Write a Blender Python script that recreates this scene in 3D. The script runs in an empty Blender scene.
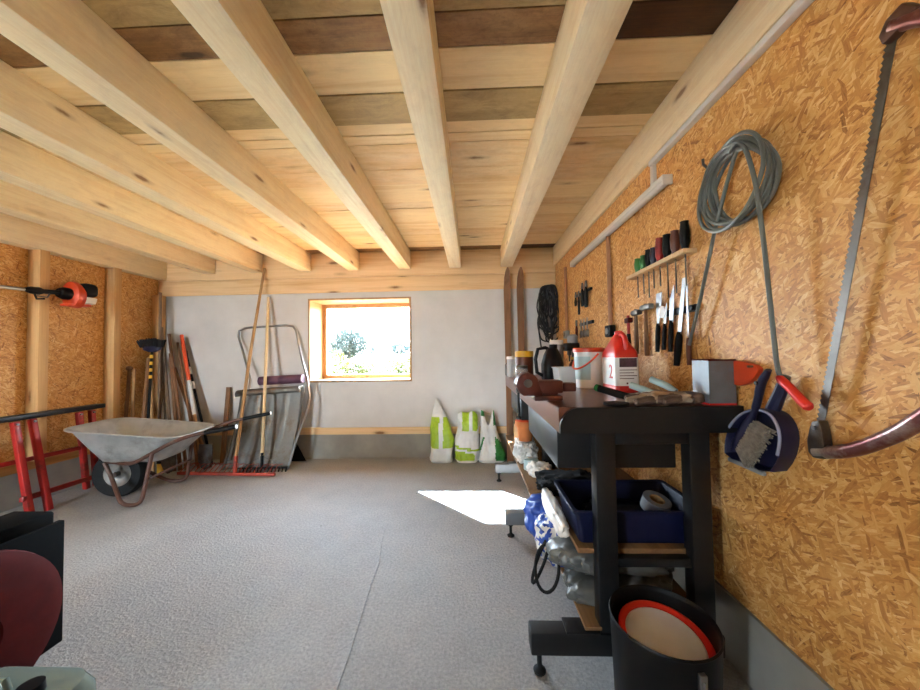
import bpy, bmesh, math, random
from mathutils import Vector, Matrix, noise
C = bpy.context.scene.collection
PI = math.pi
V = Vector
random.seed(7)

# ------------------------------------------------------------------ mesh builder
def frame(d, up=V((0, 0, 1))):
    d = V(d).normalized()
    if abs(d.dot(up)) > .97: up = V((0, 1, 0)) if abs(d.y) < .9 else V((1, 0, 0))
    x = d.cross(up).normalized(); y = x.cross(d).normalized()
    return x, y, d

class MB:
    def __init__(s): s.b = bmesh.new()
    def box(s, lo, hi, bev=0, rot=None, seg=2):
        lo, hi = V(lo), V(hi); c = (lo + hi) / 2; d = hi - lo
        t = bmesh.new(); bmesh.ops.create_cube(t, size=1)
        for v in t.verts: v.co = V((v.co.x * d.x, v.co.y * d.y, v.co.z * d.z))
        if bev: bmesh.ops.bevel(t, geom=t.edges[:], offset=min(bev, min(d) * .49), segments=seg, affect='EDGES', profile=.5)
        m = Matrix.Translation(c) @ (rot.to_4x4() if rot else Matrix())
        t.transform(m); s.add(t); return s
    def add(s, t):
        me = bpy.data.meshes.new('t'); t.to_mesh(me); t.free(); s.b.from_mesh(me); bpy.data.meshes.remove(me)
    def bar(s, p, q, w, h=None, bev=0, up=V((0, 0, 1))):
        p, q = V(p), V(q); h = h or w; x, y, d = frame(q - p, V(up)); L = (q - p).length
        t = bmesh.new(); bmesh.ops.create_cube(t, size=1)
        for v in t.verts: v.co = V((v.co.x * w, v.co.y * h, v.co.z * L))
        if bev: bmesh.ops.bevel(t, geom=t.edges[:], offset=bev, segments=2, affect='EDGES', profile=.5)
        m = Matrix((x, y, d)).transposed().to_4x4(); m.translation = (p + q) / 2
        t.transform(m); s.add(t); return s
    def tube(s, path, r, n=10, closed=False, flat=1.0):
        P = [V(p) for p in path]; N = len(P); R = [r[min(len(r) - 1, round(i * (len(r) - 1) / max(1, N - 1)))] for i in range(N)] if isinstance(r, (list, tuple)) else [r] * N
        rings = []; x = None
        for i in range(N):
            if closed: d = P[(i + 1) % N] - P[i - 1]
            else: d = P[min(i + 1, N - 1)] - P[max(i - 1, 0)]
            d = d.normalized() if d.length > 1e-9 else V((0, 0, 1))
            if x is None: x, y, _ = frame(d)
            x = (x - d * x.dot(d)).normalized(); y = d.cross(x)
            rings.append([s.b.verts.new(P[i] + (x * math.cos(2 * PI * k / n) + y * math.sin(2 * PI * k / n) * flat) * R[i]) for k in range(n)])
        for i in range(N if closed else N - 1):
            a, b = rings[i], rings[(i + 1) % N]
            for k in range(n): s.b.faces.new((a[k], a[(k + 1) % n], b[(k + 1) % n], b[k]))
        if not closed:
            s.b.faces.new(rings[0][::-1]); s.b.faces.new(rings[-1])
        return s
    def lathe(s, prof, c=(0, 0, 0), axis=(0, 0, 1), n=28, sx=1, sy=1):
        c = V(c); x, y, d = frame(V(axis)) if tuple(axis) != (0, 0, 1) else (V((1, 0, 0)), V((0, 1, 0)), V((0, 0, 1)))
        rings = []
        for r, z in prof:
            if r < 1e-6: rings.append([s.b.verts.new(c + d * z)])
            else: rings.append([s.b.verts.new(c + (x * math.cos(2 * PI * k / n) * sx + y * math.sin(2 * PI * k / n) * sy) * r + d * z) for k in range(n)])
        for a, b in zip(rings, rings[1:]):
            if len(a) == 1 and len(b) == 1: continue
            for k in range(n):
                j = (k + 1) % n
                if len(a) == 1: s.b.faces.new((a[0], b[j], b[k]))
                elif len(b) == 1: s.b.faces.new((a[k], a[j], b[0]))
                else: s.b.faces.new((a[k], a[j], b[j], b[k]))
        return s
    def prism(s, pts, ext, bev=0):
        t = bmesh.new(); e = V(ext); a = [t.verts.new(V(p)) for p in pts]; b = [t.verts.new(V(p) + e) for p in pts]; n = len(pts)
        t.faces.new(a[::-1]); t.faces.new(b)
        for k in range(n): t.faces.new((a[k], a[(k + 1) % n], b[(k + 1) % n], b[k]))
        bmesh.ops.recalc_face_normals(t, faces=t.faces[:])
        if bev: bmesh.ops.bevel(t, geom=t.edges[:], offset=bev, segments=2, affect='EDGES', profile=.5)
        s.add(t); return s
    def loft(s, rings, cap0=True, cap1=True):
        vr = [[s.b.verts.new(V(p)) for p in r] for r in rings]; n = len(vr[0])
        for a, b in zip(vr, vr[1:]):
            for k in range(n): s.b.faces.new((a[k], a[(k + 1) % n], b[(k + 1) % n], b[k]))
        if cap0: s.b.faces.new(vr[0][::-1])
        if cap1: s.b.faces.new(vr[-1])
        return s
    def blob(s, c, d, amp=.1, seed=0, sub=4, e=3.0, fr=6):
        """crumpled rounded box, full size d"""
        t = bmesh.new(); bmesh.ops.create_cube(t, size=2); bmesh.ops.subdivide_edges(t, edges=t.edges[:], cuts=2 ** sub - 1, use_grid_fill=True)
        c, d = V(c), V(d)
        for v in t.verts:
            p = v.co; k = (abs(p.x) ** e + abs(p.y) ** e + abs(p.z) ** e) ** (-1 / e); u = p * k
            q = V((u.x * d.x, u.y * d.y, u.z * d.z)) / 2
            o = q * fr + V((seed * 7.1, seed * 3.3, seed))
            nn = noise.noise(o) * .6 + abs(noise.noise(o * 2.3)) * .9 - .35 + abs(noise.noise(o * 5.1)) * .35
            v.co = c + q * (1 + amp * nn)
        s.add(t); return s
    def build(s, name, mat, parent=None, mats=None, fn=None, org=None, ang=35, smooth=True):
        b = s.b; bmesh.ops.recalc_face_normals(b, faces=b.faces[:])
        me = bpy.data.meshes.new(name)
        o = bpy.data.objects.new(name, me); C.objects.link(o)
        if parent is None: w = V(org) if org else V((0, 0, 0)); o.location = w
        else: o.parent = parent; w = wloc(parent)
        bmesh.ops.translate(b, verts=b.verts[:], vec=-w)
        if fn:
            for f in b.faces: f.material_index = fn(f.calc_center_median() + w, f.normal)
        b.to_mesh(me); b.free()
        for m in (mats or [mat]): me.materials.append(m)
        if smooth:
            for p in me.polygons: p.use_smooth = True
            me.set_sharp_from_angle(angle=math.radians(ang))
        return o

def wloc(o):
    w = V((0, 0, 0))
    while o: w += o.location; o = o.parent
    return w
def tag(o, label=None, cat=None, group=None, kind=None):
    if label: o['label'] = label
    if cat: o['category'] = cat
    if group: o['group'] = group
    if kind: o['kind'] = kind
    return o
def thing(name, label, cat, loc=(0, 0, 0), group=None):
    o = bpy.data.objects.new(name, None); C.objects.link(o); o.location = loc; o.empty_display_size = .05
    return tag(o, label, cat, group)
def copy_tree(o, parent=None):
    c = o.copy(); C.objects.link(c); c.parent = parent
    for ch in list(o.children): copy_tree(ch, c)
    return c
def struct(name, mb, mat, **k):
    o = mb.build(name, mat, **k); o['kind'] = 'structure'; return o

def rnd_path(pts, r=.06, n=6):
    P = [V(p) for p in pts]; out = [P[0]]
    for a, c, d in zip(P, P[1:], P[2:]):
        u1 = (a - c); u2 = (d - c); k1 = min(r, u1.length * .45); k2 = min(r, u2.length * .45); s = c + u1.normalized() * k1; e = c + u2.normalized() * k2
        for i in range(n + 1):
            t = i / n; out.append(s.lerp(c, t).lerp(c.lerp(e, t), t))
    out.append(P[-1]); return out
# ------------------------------------------------------------------ materials
def S(h):
    h = h.lstrip('#'); c = [int(h[i:i + 2], 16) / 255 for i in (0, 2, 4)]
    return tuple((x / 12.92 if x <= .04045 else ((x + .055) / 1.055) ** 2.4) for x in c) + (1,)
class NT:
    def __init__(s, name):
        s.m = bpy.data.materials.new(name); s.m.use_nodes = True; s.t = s.m.node_tree; s.n = s.t.nodes
        s.p = s.n['Principled BSDF']
    def new(s, ty, **k):
        x = s.n.new(ty)
        for a, v in k.items(): setattr(x, a, v)
        return x
    def lk(s, a, b): s.t.links.new(a, b)
    def coords(s, scale=(1, 1, 1), rot=(0, 0, 0), rnd=True):
        tc = s.new('ShaderNodeTexCoord'); mp = s.new('ShaderNodeMapping'); mp.inputs['Scale'].default_value = scale; mp.inputs['Rotation'].default_value = rot
        if rnd:
            oi = s.new('ShaderNodeObjectInfo'); mu = s.new('ShaderNodeVectorMath', operation='SCALE'); mu.inputs[0].default_value = (13, 17, 11)
            s.lk(oi.outputs['Random'], mu.inputs['Scale']); ad = s.new('ShaderNodeVectorMath', operation='ADD')
            s.lk(tc.outputs['Object'], ad.inputs[0]); s.lk(mu.outputs[0], ad.inputs[1]); s.lk(ad.outputs[0], mp.inputs[0])
        else: s.lk(tc.outputs['Object'], mp.inputs[0])
        return mp.outputs[0]
    def noise(s, vec, scale, detail=4, rough=.55, dist=0):
        x = s.new('ShaderNodeTexNoise'); x.inputs['Scale'].default_value = scale; x.inputs['Detail'].default_value = detail
        x.inputs['Roughness'].default_value = rough; x.inputs['Distortion'].default_value = dist
        if vec: s.lk(vec, x.inputs['Vector'])
        return x.outputs['Fac']
    def ramp(s, fac, stops, interp='LINEAR'):
        r = s.new('ShaderNodeValToRGB'); r.color_ramp.interpolation = interp; e = r.color_ramp.elements
        while len(e) < len(stops): e.new(.5)
        for el, (p, c) in zip(e, stops): el.position = p; el.color = c if len(c) == 4 else (*c, 1)
        s.lk(fac, r.inputs[0]); return r.outputs[0]
    def mix(s, fac, a, b, mode='MIX'):
        x = s.new('ShaderNodeMix', data_type='RGBA', blend_type=mode)
        for i, v in ((0, fac), (6, a), (7, b)):
            if hasattr(v, 'is_output') or hasattr(v, 'links'): s.lk(v, x.inputs[i])
            else: x.inputs[i].default_value = v
        return x.outputs[2]
    def math(s, op, a, b=0):
        x = s.new('ShaderNodeMath', operation=op)
        for i, v in ((0, a), (1, b)):
            if hasattr(v, 'links'): s.lk(v, x.inputs[i])
            else: x.inputs[i].default_value = v
        return x.outputs[0]
    def bump(s, h, strength=.3, dist=.01):
        x = s.new('ShaderNodeBump'); x.inputs['Strength'].default_value = strength; x.inputs['Distance'].default_value = dist
        s.lk(h, x.inputs['Height']); s.lk(x.outputs[0], s.p.inputs['Normal'])
    def col(s, c):
        if hasattr(c, 'links'): s.lk(c, s.p.inputs['Base Color'])
        else: s.p.inputs['Base Color'].default_value = c

G4 = lambda v: (v, v, v, 1)
def simple(name, hexc, rough=.5, metal=0, var=.12, scale=12, bump=0, spec=.5, dirt=None):
    m = NT(name); v = m.coords((1, 1, 1)); n = m.noise(v, scale, 5)
    c = S(hexc); lo = tuple(x * (1 - var) for x in c[:3]) + (1,); hi = tuple(min(1, x * (1 + var)) for x in c[:3]) + (1,)
    cc = m.ramp(n, [(.3, lo), (.7, hi)])
    if dirt:
        d = m.noise(m.coords((1, 1, 1)), 5, 6, .7); cc = m.mix(m.ramp(d, [(.5, G4(0)), (.68, G4(1))]), cc, S(dirt))
    m.col(cc); m.p.inputs['Roughness'].default_value = rough; m.p.inputs['Metallic'].default_value = metal
    m.p.inputs['Specular IOR Level'].default_value = spec
    if bump: m.bump(m.noise(v, scale * 6, 4), bump, .004)
    return m.m
def wood(name, light, dark, knot, axis=1, rough=.62, knots=True, blotch=None, fine=.35, kscale=1.0, stain=0):
    m = NT(name); L = [0, 0, 0]
    def sc(a, c): x = [c, c, c]; x[axis] = a; return tuple(x)
    g = m.noise(m.coords(sc(.5, 9)), 1.6, 6, .6, .6)
    c = m.ramp(g, [(.25, S(dark)), (.5, S(light)), (.75, tuple(min(1, q * 1.07) for q in S(light)[:3]) + (1,))])
    f = m.noise(m.coords(sc(1.2, 70)), 2, 3, .6)
    c = m.mix(m.ramp(f, [(.3, G4(fine)), (.62, G4(0))]), c, S(dark))
    if blotch:
        b = m.noise(m.coords(sc(1.1, 3.2)), 2.0, 6, .65, .4)
        c = m.mix(m.ramp(b, [(.38, G4(0)), (.66, G4(1))]), c, S(blotch))
    if stain:
        st = m.noise(m.coords(sc(3.0, 7)), 2.2, 8, .75, .8); c = m.mix(m.ramp(st, [(.46, G4(0)), (.72, G4(stain))]), c, S(knot))
        st = m.noise(m.coords(sc(2.0, 12)), 1.7, 8, .8, .3); c = m.mix(m.ramp(st, [(.52, G4(0)), (.7, G4(stain * .7))]), c, tuple(min(1, q * 1.5) for q in S(light)[:3]) + (1,))
        vn = m.noise(m.coords((1, 1, 1)), 70, 3, .7); c = m.mix(m.ramp(vn, [(.35, G4(stain * .5)), (.5, G4(0))]), c, S(dark))
    if knots:
        vo = m.new('ShaderNodeTexVoronoi'); vo.inputs['Scale'].default_value = 1.0; vo.inputs['Randomness'].default_value = 1
        m.lk(m.coords(sc(1.5 * kscale, 5.5 * kscale)), vo.inputs['Vector'])
        w = m.noise(m.coords((1, 1, 1)), 40, 2)
        dd = m.math('ADD', vo.outputs['Distance'], m.math('MULTIPLY', w, .05))
        c = m.mix(m.ramp(dd, [(.085, G4(.85)), (.13, G4(.25)), (.2, G4(0))]), c, S(knot))
    m.col(c); m.p.inputs['Roughness'].default_value = rough; m.p.inputs['Specular IOR Level'].default_value = .3
    m.bump(f, .12, .003)
    return m.m
def osb(name):
    m = NT(name); layers = []
    for i, (ang, s1, s2) in enumerate(((12, 17, 98), (62, 18, 88), (-35, 19, 104), (118, 26, 136), (-75, 32, 150))):
        vo = m.new('ShaderNodeTexVoronoi'); vo.inputs['Scale'].default_value = 1
        cv = m.coords((1, 1, 1), (math.radians(ang), 0, 0), rnd=False)
        mp = m.new('ShaderNodeMapping'); mp.inputs['Scale'].default_value = (3, s2, s1); m.lk(cv, mp.inputs[0])
        nz = m.new('ShaderNodeTexNoise'); nz.inputs['Scale'].default_value = 7; nz.inputs['Detail'].default_value = 3; m.lk(cv, nz.inputs['Vector'])
        ad = m.new('ShaderNodeVectorMath', operation='ADD'); sc = m.new('ShaderNodeVectorMath', operation='SCALE'); sc.inputs['Scale'].default_value = 2.2
        m.lk(nz.outputs['Color'], sc.inputs[0]); m.lk(mp.outputs[0], ad.inputs[0]); m.lk(sc.outputs[0], ad.inputs[1]); m.lk(ad.outputs[0], vo.inputs['Vector'])
        sp = m.new('ShaderNodeSeparateColor'); m.lk(vo.outputs['Color'], sp.inputs[0])
        mf = m.new('ShaderNodeMapping'); mf.inputs['Scale'].default_value = (3, 160, 16); m.lk(cv, mf.inputs[0]); fib = m.noise(mf.outputs[0], 1.5, 3, .6)
        val = m.math('ADD', m.math('MULTIPLY', sp.outputs[0], .62), m.math('MULTIPLY', fib, .42))
        layers.append((val, sp.outputs[1]))
    val, pri = layers[0]
    for v2, p2 in layers[1:]:
        g = m.math('GREATER_THAN', p2, pri)
        mx = m.new('ShaderNodeMix', data_type='FLOAT'); m.lk(g, mx.inputs[0]); m.lk(val, mx.inputs[2]); m.lk(v2, mx.inputs[3]); val = mx.outputs[0]
        pri = m.math('MAXIMUM', pri, p2)
    fine = m.noise(m.coords((4, 4, 4), rnd=False), 22, 4, .7); big = m.noise(m.coords((1, 1, 1), rnd=False), 2.2, 4, .6)
    val = m.math('ADD', m.math('MULTIPLY', val, .8), m.math('ADD', m.math('MULTIPLY', fine, .18), m.math('MULTIPLY', m.math('SUBTRACT', big, .5), .25)))
    c = m.ramp(val, [(.16, S('#643a18')), (.3, S('#b67c40')), (.5, S('#cf9751')), (.7, S('#ddae6c')), (.9, S('#f2d8a2'))])
    m.col(c); m.p.inputs['Roughness'].default_value = .5; m.p.inputs['Specular IOR Level'].default_value = .35; m.bump(val, .25, .004)
    return m.m
def concrete():
    m = NT('concrete_floor'); v = m.coords((1, 1, 1), rnd=False)
    big = m.noise(v, .9, 5, .6); mid = m.noise(v, 6, 5, .65); fin = m.noise(v, 120, 3, .7)
    c = m.ramp(m.math('ADD', m.math('MULTIPLY', big, .55), m.math('MULTIPLY', mid, .45)), [(.3, S('#969797')), (.5, S('#a1a2a2')), (.7, S('#ababaa'))])
    gr = m.noise(v, 75, 4, .75)
    c = m.mix(m.ramp(gr, [(.36, G4(.4)), (.5, G4(0))]), c, S('#77787a')); c = m.mix(m.ramp(gr, [(.52, G4(0)), (.66, G4(.4))]), c, S('#c6c8c8'))
    # hairline joint and small dark specks
    vo = m.new('ShaderNodeTexVoronoi'); vo.inputs['Scale'].default_value = 3.1; m.lk(v, vo.inputs['Vector'])
    c = m.mix(m.ramp(vo.outputs['Distance'], [(.012, G4(.7)), (.03, G4(0))]), c, S('#4a4744'))
    m.col(c); m.p.inputs['Roughness'].default_value = .72; m.p.inputs['Specular IOR Level'].default_value = .35
    vb = m.new('ShaderNodeTexVoronoi'); vb.inputs['Scale'].default_value = 70; m.lk(v, vb.inputs['Vector'])
    h = m.math('ADD', m.math('MULTIPLY', vb.outputs['Distance'], .5), m.math('MULTIPLY', gr, 1.4)); m.bump(h, .8, .006)
    return m.m
def plaster():
    m = NT('white_plaster'); v = m.coords((1, 1, 1), rnd=False); n = m.noise(v, 3, 6, .65); f = m.noise(v, 90, 3)
    m.col(m.ramp(n, [(.3, S('#cdc9c4')), (.7, S('#d9d5d0'))])); m.p.inputs['Roughness'].default_value = .85; m.bump(f, .12, .003); return m.m
def glass_clear(name, tint=(1, 1, 1, 1), refl=.08):
    m = NT(name); t = m.new('ShaderNodeBsdfTransparent'); t.inputs[0].default_value = tint
    g = m.new('ShaderNodeBsdfGlossy'); g.inputs['Roughness'].default_value = .02
    mx = m.new('ShaderNodeMixShader'); fr = m.new('ShaderNodeFresnel'); fr.inputs[0].default_value = 1.45
    m.lk(m.math('MULTIPLY', fr.outputs[0], refl * 10), mx.inputs[0]); m.lk(t.outputs[0], mx.inputs[1]); m.lk(g.outputs[0], mx.inputs[2])
    m.lk(mx.outputs[0], m.n['Material Output'].inputs[0]); return m.m
def translucent(name, hexc, alpha=.55, rough=.25):
    m = NT(name); m.col(S(hexc)); m.p.inputs['Roughness'].default_value = rough; m.p.inputs['Alpha'].default_value = alpha; return m.m
def leafmat(name, a, b):
    m = NT(name); n = m.noise(m.coords((1, 1, 1)), 1.5, 5); m.col(m.ramp(n, [(.35, S(a)), (.65, S(b))])); m.p.inputs['Roughness'].default_value = .7
    t = m.new('ShaderNodeBsdfTranslucent'); t.inputs[0].default_value = S(b); mx = m.new('ShaderNodeMixShader'); mx.inputs[0].default_value = .2
    m.lk(m.p.outputs[0], mx.inputs[1]); m.lk(t.outputs[0], mx.inputs[2]); m.lk(mx.outputs[0], m.n['Material Output'].inputs[0]); return m.m

OSB = osb('osb_board'); FLOOR = concrete(); WHITE = plaster()
BEAM = wood('beam_pine', '#f4e2bd', '#e3c595', '#7a4a20', 1, kscale=1.35, stain=.16)
BEAMX = wood('header_pine', '#ecc998', '#d4a672', '#6e4019', 0)
STUD = wood('stud_pine', '#d2a872', '#b3844e', '#6e4019', 2)
PLK = [wood('plank_pale', '#f0d3a0', '#dbb27a', '#6e4019', 0, fine=.2, stain=.12), wood('plank_honey', '#e6c08a', '#cb9c62', '#6e4019', 0, fine=.25, blotch='#ecd0a2', stain=.2),
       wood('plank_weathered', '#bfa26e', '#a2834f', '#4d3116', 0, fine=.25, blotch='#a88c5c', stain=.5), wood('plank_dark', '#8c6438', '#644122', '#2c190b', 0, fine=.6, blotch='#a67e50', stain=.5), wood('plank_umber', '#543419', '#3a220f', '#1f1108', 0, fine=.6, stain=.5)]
PINEY = wood('window_pine', '#b8926a', '#a07a50', '#8a5a2a', 2)
HANDLE = [wood('handle_brown', '#8a6243', '#63432b', '#3c2515', 2, knots=False), wood('handle_tan', '#b08a5e', '#8a6540', '#5a3a1e', 2, knots=False),
          wood('handle_pale', '#dcc39a', '#c2a274', '#8a6a3e', 2, knots=False), wood('handle_grey', '#7d6753', '#594838', '#33261b', 2, knots=False)]
PLINTH = simple('plinth_concrete', '#97948c', .85, var=.15, scale=4, bump=.15)
BLACK = simple('anthracite_paint', '#171718', .42, var=.15, dirt='#201f1e', spec=.3)
BLACKP = simple('black_plastic', '#0b0b0c', .5, var=.2, spec=.2)
BLACKR = simple('black_rubber', '#1d1c1b', .75, var=.2, bump=.2, spec=.25)
TOP = wood('worktop_brown', '#6a3f30', '#4d2b20', '#2a1610', 1, rough=.28, knots=False)
STEEL = simple('steel', '#8f9091', .42, 1, var=.15)
STEELD = simple('dark_steel', '#6d6a66', .45, .9, var=.25, dirt='#4f3c2e')
GALV = simple('galvanised_steel', '#b6b7b4', .5, .6, var=.15, scale=7, dirt='#999590', bump=.05)
GALVB = simple('scoop_steel', '#7e7c76', .5, .75, var=.22, scale=5, dirt='#6a5b49')
CHROME = simple('chrome_tube', '#a4a6a8', .3, 1, var=.05)
RUST = simple('brown_painted_tube', '#5b3a2e', .5, .2, var=.25, dirt='#6d564a')
REDP = simple('red_paint', '#a8201c', .42, var=.15, dirt='#6f2018')
REDD = simple('dark_red_paint', '#4c0907', .6, var=.2, spec=.15)
REDPL = simple('red_plastic', '#d3281e', .35, var=.08)
ORANGE = simple('orange_plastic', '#e2572a', .4, var=.08)
ORANGER = simple('orange_red_plastic', '#c8401a', .4, var=.08)
WHITEP = simple('white_plastic', '#e6e4e0', .4, var=.05)
def crinkle(name, hexc, var, rough=.4):
    m = NT(name); v = m.coords((1, 1, 1)); n = m.noise(v, 9, 4, .6, 1.5); c = S(hexc)
    m.col(m.ramp(n, [(.35, tuple(q * (1 - var) for q in c[:3]) + (1,)), (.6, c)])); m.p.inputs['Roughness'].default_value = rough
    r = m.new('ShaderNodeTexNoise', noise_type='RIDGED_MULTIFRACTAL'); r.inputs['Scale'].default_value = 7; r.inputs['Detail'].default_value = 3; m.lk(v, r.inputs['Vector']); m.bump(r.outputs[0], .9, .02); return m.m
WHITEB = crinkle('white_sack', '#dddbd6', .06)
LIME = crinkle('lime_print', '#a9c62c', .2)
GREEN = crinkle('green_print', '#2f7d34', .25)
GREENH = simple('green_plastic', '#256b2a', .4, var=.15)
NAVY = simple('navy_plastic', '#191a38', .38, var=.12)
NAVYC = simple('navy_crate', '#0a1030', .5, var=.15, spec=.25)
BLUEB = simple('blue_bag', '#1f4aa8', .4, var=.2, scale=9)
GREYB = simple('grey_bag', '#5d5e5b', .35, var=.3, scale=14)
GREYM = simple('grey_plastic', '#8b9094', .5, var=.1)
PALEB = simple('pale_blue_grip', '#a9c4c8', .45, var=.1)
CABLE = simple('black_cable', '#201e1d', .55, var=.2)
HOSE = simple('grey_hose', '#666d69', .35, .1, var=.2, scale=6)
CONDUIT = simple('conduit_white', '#d9d4cc', .45, var=.05)
CONDUITB = simple('conduit_brown', '#a5795c', .5, var=.12)
PURPLE = simple('maroon_roll', '#5a3546', .6, var=.15)
TERRA = simple('terracotta', '#c9773f', .75, var=.15)
CARD = simple('cardboard', '#b58a58', .8, var=.12)
YELLOW = simple('yellow_plastic', '#e0ab2a', .45, var=.1)
DBROWN = simple('brown_tub', '#5b2e20', .4, var=.15)
VISE = simple('vise_brown', '#56261d', .4, .2, var=.2, dirt='#3a211b')
CREAM = simple('cream_label', '#e4cfc4', .5, var=.06)
PICT = simple('label_picture', '#4a3036', .5, var=.6, scale=40)
BRIS = simple('grey_bristle', '#857d73', .8, var=.3, scale=60, bump=.4)
GLASS = glass_clear('window_glass', refl=.05)
JAR = translucent('jar_glass', '#cfd4d2', .35, .08)
CLEARP = translucent('clear_plastic', '#dfe3e4', .5, .2)
CANM = translucent('canister_plastic', '#76837a', .85, .25)
BRICKR = simple('pattern_glove_dark', '#5f4a3c', .9, var=.2)
GLOVE = simple('glove_fabric', '#a18a72', .9, var=.25, scale=25, bump=.3)
LIDW = simple('cream_lid', '#dde3f2', .45, var=.06)

# ------------------------------------------------------------------ room
YB, XR, XL, YR = 4.0, .985, -3.80, -2.4      # back wall, tool wall, far side wall, rear wall
ZC = 2.44
struct('floor', MB().box((XL - .2, YR - .2, -.2), (XR + .2, YB + .4, 0)).loft([[(x - .03, y, -.004), (x, y, .0035), (x + .004, y, -.004)] for x, y in ((-.50, 1.1), (-.515, 1.4), (-.545, 1.75), (-.56, 2.0), (-.60, 2.2), (-.625, 2.38))]), FLOOR, smooth=False)
WX0, WX1, WZ0, WZ1 = -1.955, -.714, .90, 1.90
b = MB()
b.box((XL - .2, YB, -.2), (WX0, YB + .4, 2.7)); b.box((WX1, YB, -.2), (XR + .2, YB + .4, 2.7))
b.box((WX0, YB, -.2), (WX1, YB + .4, WZ0)); b.box((WX0, YB, WZ1), (WX1, YB + .4, 2.7))
struct('wall_back', b, WHITE, smooth=False)
struct('wall_right', MB().box((XR, YR, .26), (XR + .2, YB, 2.7)), OSB, smooth=False)
b = MB().box((XL - .2, YR, .36), (XL, YB, 2.7)); struct('wall_left', b, OSB, smooth=False)
DX = -2.72
# rear wall with the open garage doorway behind the camera
b = MB(); b.box((XL - .2, YR - .25, -.2), (-3.3, YR, 2.7)); b.box((DX, YR - .25, -.2), (XR + .2, YR, 2.7)); b.box((-3.3, YR - .25, 2.15), (DX, YR, 2.7))
struct('wall_front', b, WHITE, smooth=False)
# ceiling boards: edges in y, tone index
edges = [(-2.4, 1), (-2.2, 0), (-2.0, 1), (-1.8, 2), (-1.6, 0), (-1.4, 1), (-1.2, 0), (-1.0, 1), (-.8, 0), (-.6, 2), (-.4, 0), (-.2, 1), (0, 0), (.2, 1), (.4, 0), (.6, 1), (.8, 0), (1.0, 2), (1.194, 3), (1.337, 0), (1.481, 0), (1.561, 2), (1.77, 0),
         (1.865, 0), (1.945, 1), (2.215, 1), (2.41, 0), (2.70, 1), (2.82, 0), (3.11, 0), (3.3, 1), (3.46, 0), (3.66, 0), (3.85, 3), (4.0, 0)]
b = MB(); tones = []
for (y0, t), (y1, _) in zip(edges, edges[1:]):
    dz = random.uniform(0, .006); b.box((XL, y0 + .002, ZC + dz), (.419, y1 - .002, ZC + .04)); b.box((.421, y0 + .002, ZC + dz), (XR, y1 - .002, ZC + .04)); tones.append((y0, y1, t))
b.box((XL - .2, YR - .2, ZC + .03), (XR + .2, YB + .4, ZC + .26))
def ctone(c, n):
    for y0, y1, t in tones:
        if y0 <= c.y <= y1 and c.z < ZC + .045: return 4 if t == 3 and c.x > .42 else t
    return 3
o = b.build('ceiling', None, mats=PLK, fn=ctone, smooth=False); o['kind'] = 'structure'
# header boards on the back wall, wooden strip and concrete plinths
struct('trim_1', MB().box((XL, YB - .025, 2.15), (XR, YB, ZC), .002), BEAMX)
struct('trim_2', MB().box((XL, YB - .022, 1.968), (XR, YB, 2.146), .003), BEAMX)
struct('trim_3', MB().box((XL + .05, YB - .02, .285), (XR, YB, .365), .003), BEAMX)
struct('baseboard_back', MB().box((XL, YB - .006, 0), (XR, YB + .05, .283)), PLINTH)
struct('baseboard_right', MB().box((XR - .012, YR, 0), (XR + .05, YB, .26)), PLINTH)
struct('baseboard_left', MB().box((XL - .05, YR, 0), (XL + .02, YB, .28)), PLINTH)
struct('trim_4', MB().box((XL - .05, YR, .28), (XL + .02, YB, .36), .003), wood('strip_pine', '#cb9a62', '#a8733e', '#6e4019', 1))
# ceiling beams
BX = [.968, .487, -.115, -.71, -1.322, -1.91, -2.5, -3.083]
names = ['lying against the wall of tools', 'second from the wall of tools', 'third from the wall of tools', 'fourth from the wall of tools', 'fifth from the wall of tools',
         'sixth from the wall of tools', 'seventh from the wall of tools', 'eighth from the wall of tools, before the wall plate']
for i, (x, n) in enumerate(zip(BX, names)):
    lo = (x - .135, YR, 2.225) if i else (.962, YR, 2.225); hi = (x, YB - .028, ZC) if i else (XR, YB - .028, ZC)
    o = MB().box(lo, hi, .003).build('ceiling_beam', BEAM, org=(x, 1, 2.3)); tag(o, 'square pine ceiling beam ' + n, 'beam', 'ceiling beams', 'structure')
o = MB().box((XL, YR, 2.165), (-3.686, YB - .028, ZC), .003).build('ceiling_beam', BEAM, org=(-3.7, 1, 2.3))
tag(o, 'pine wall plate beam on top of the studs', 'beam', 'ceiling beams', 'structure')
for i, y in enumerate((.36, .96, 1.57, 2.18, 2.765, 3.375)):
    o = MB().box((XL, y, .36), (-3.69, y + .07, 2.165), .002).build('wall_stud', STUD, org=(-3.75, y, 1))
    o['kind'] = 'structure'
    if i > 3: tag(o, ['upright pine stud behind the red engine of the brush cutter', 'upright pine stud between the brush cutter and the corner brooms'][i - 4], 'stud', 'studs on the side wall')
o = MB().box((XL, YB - .1, .36), (-3.70, YB - .022, 1.968), .002).build('wall_stud', STUD, org=(-3.75, 3.9, 1))
tag(o, 'upright pine stud in the corner behind the brooms', 'stud', 'studs on the side wall', 'structure')

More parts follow.
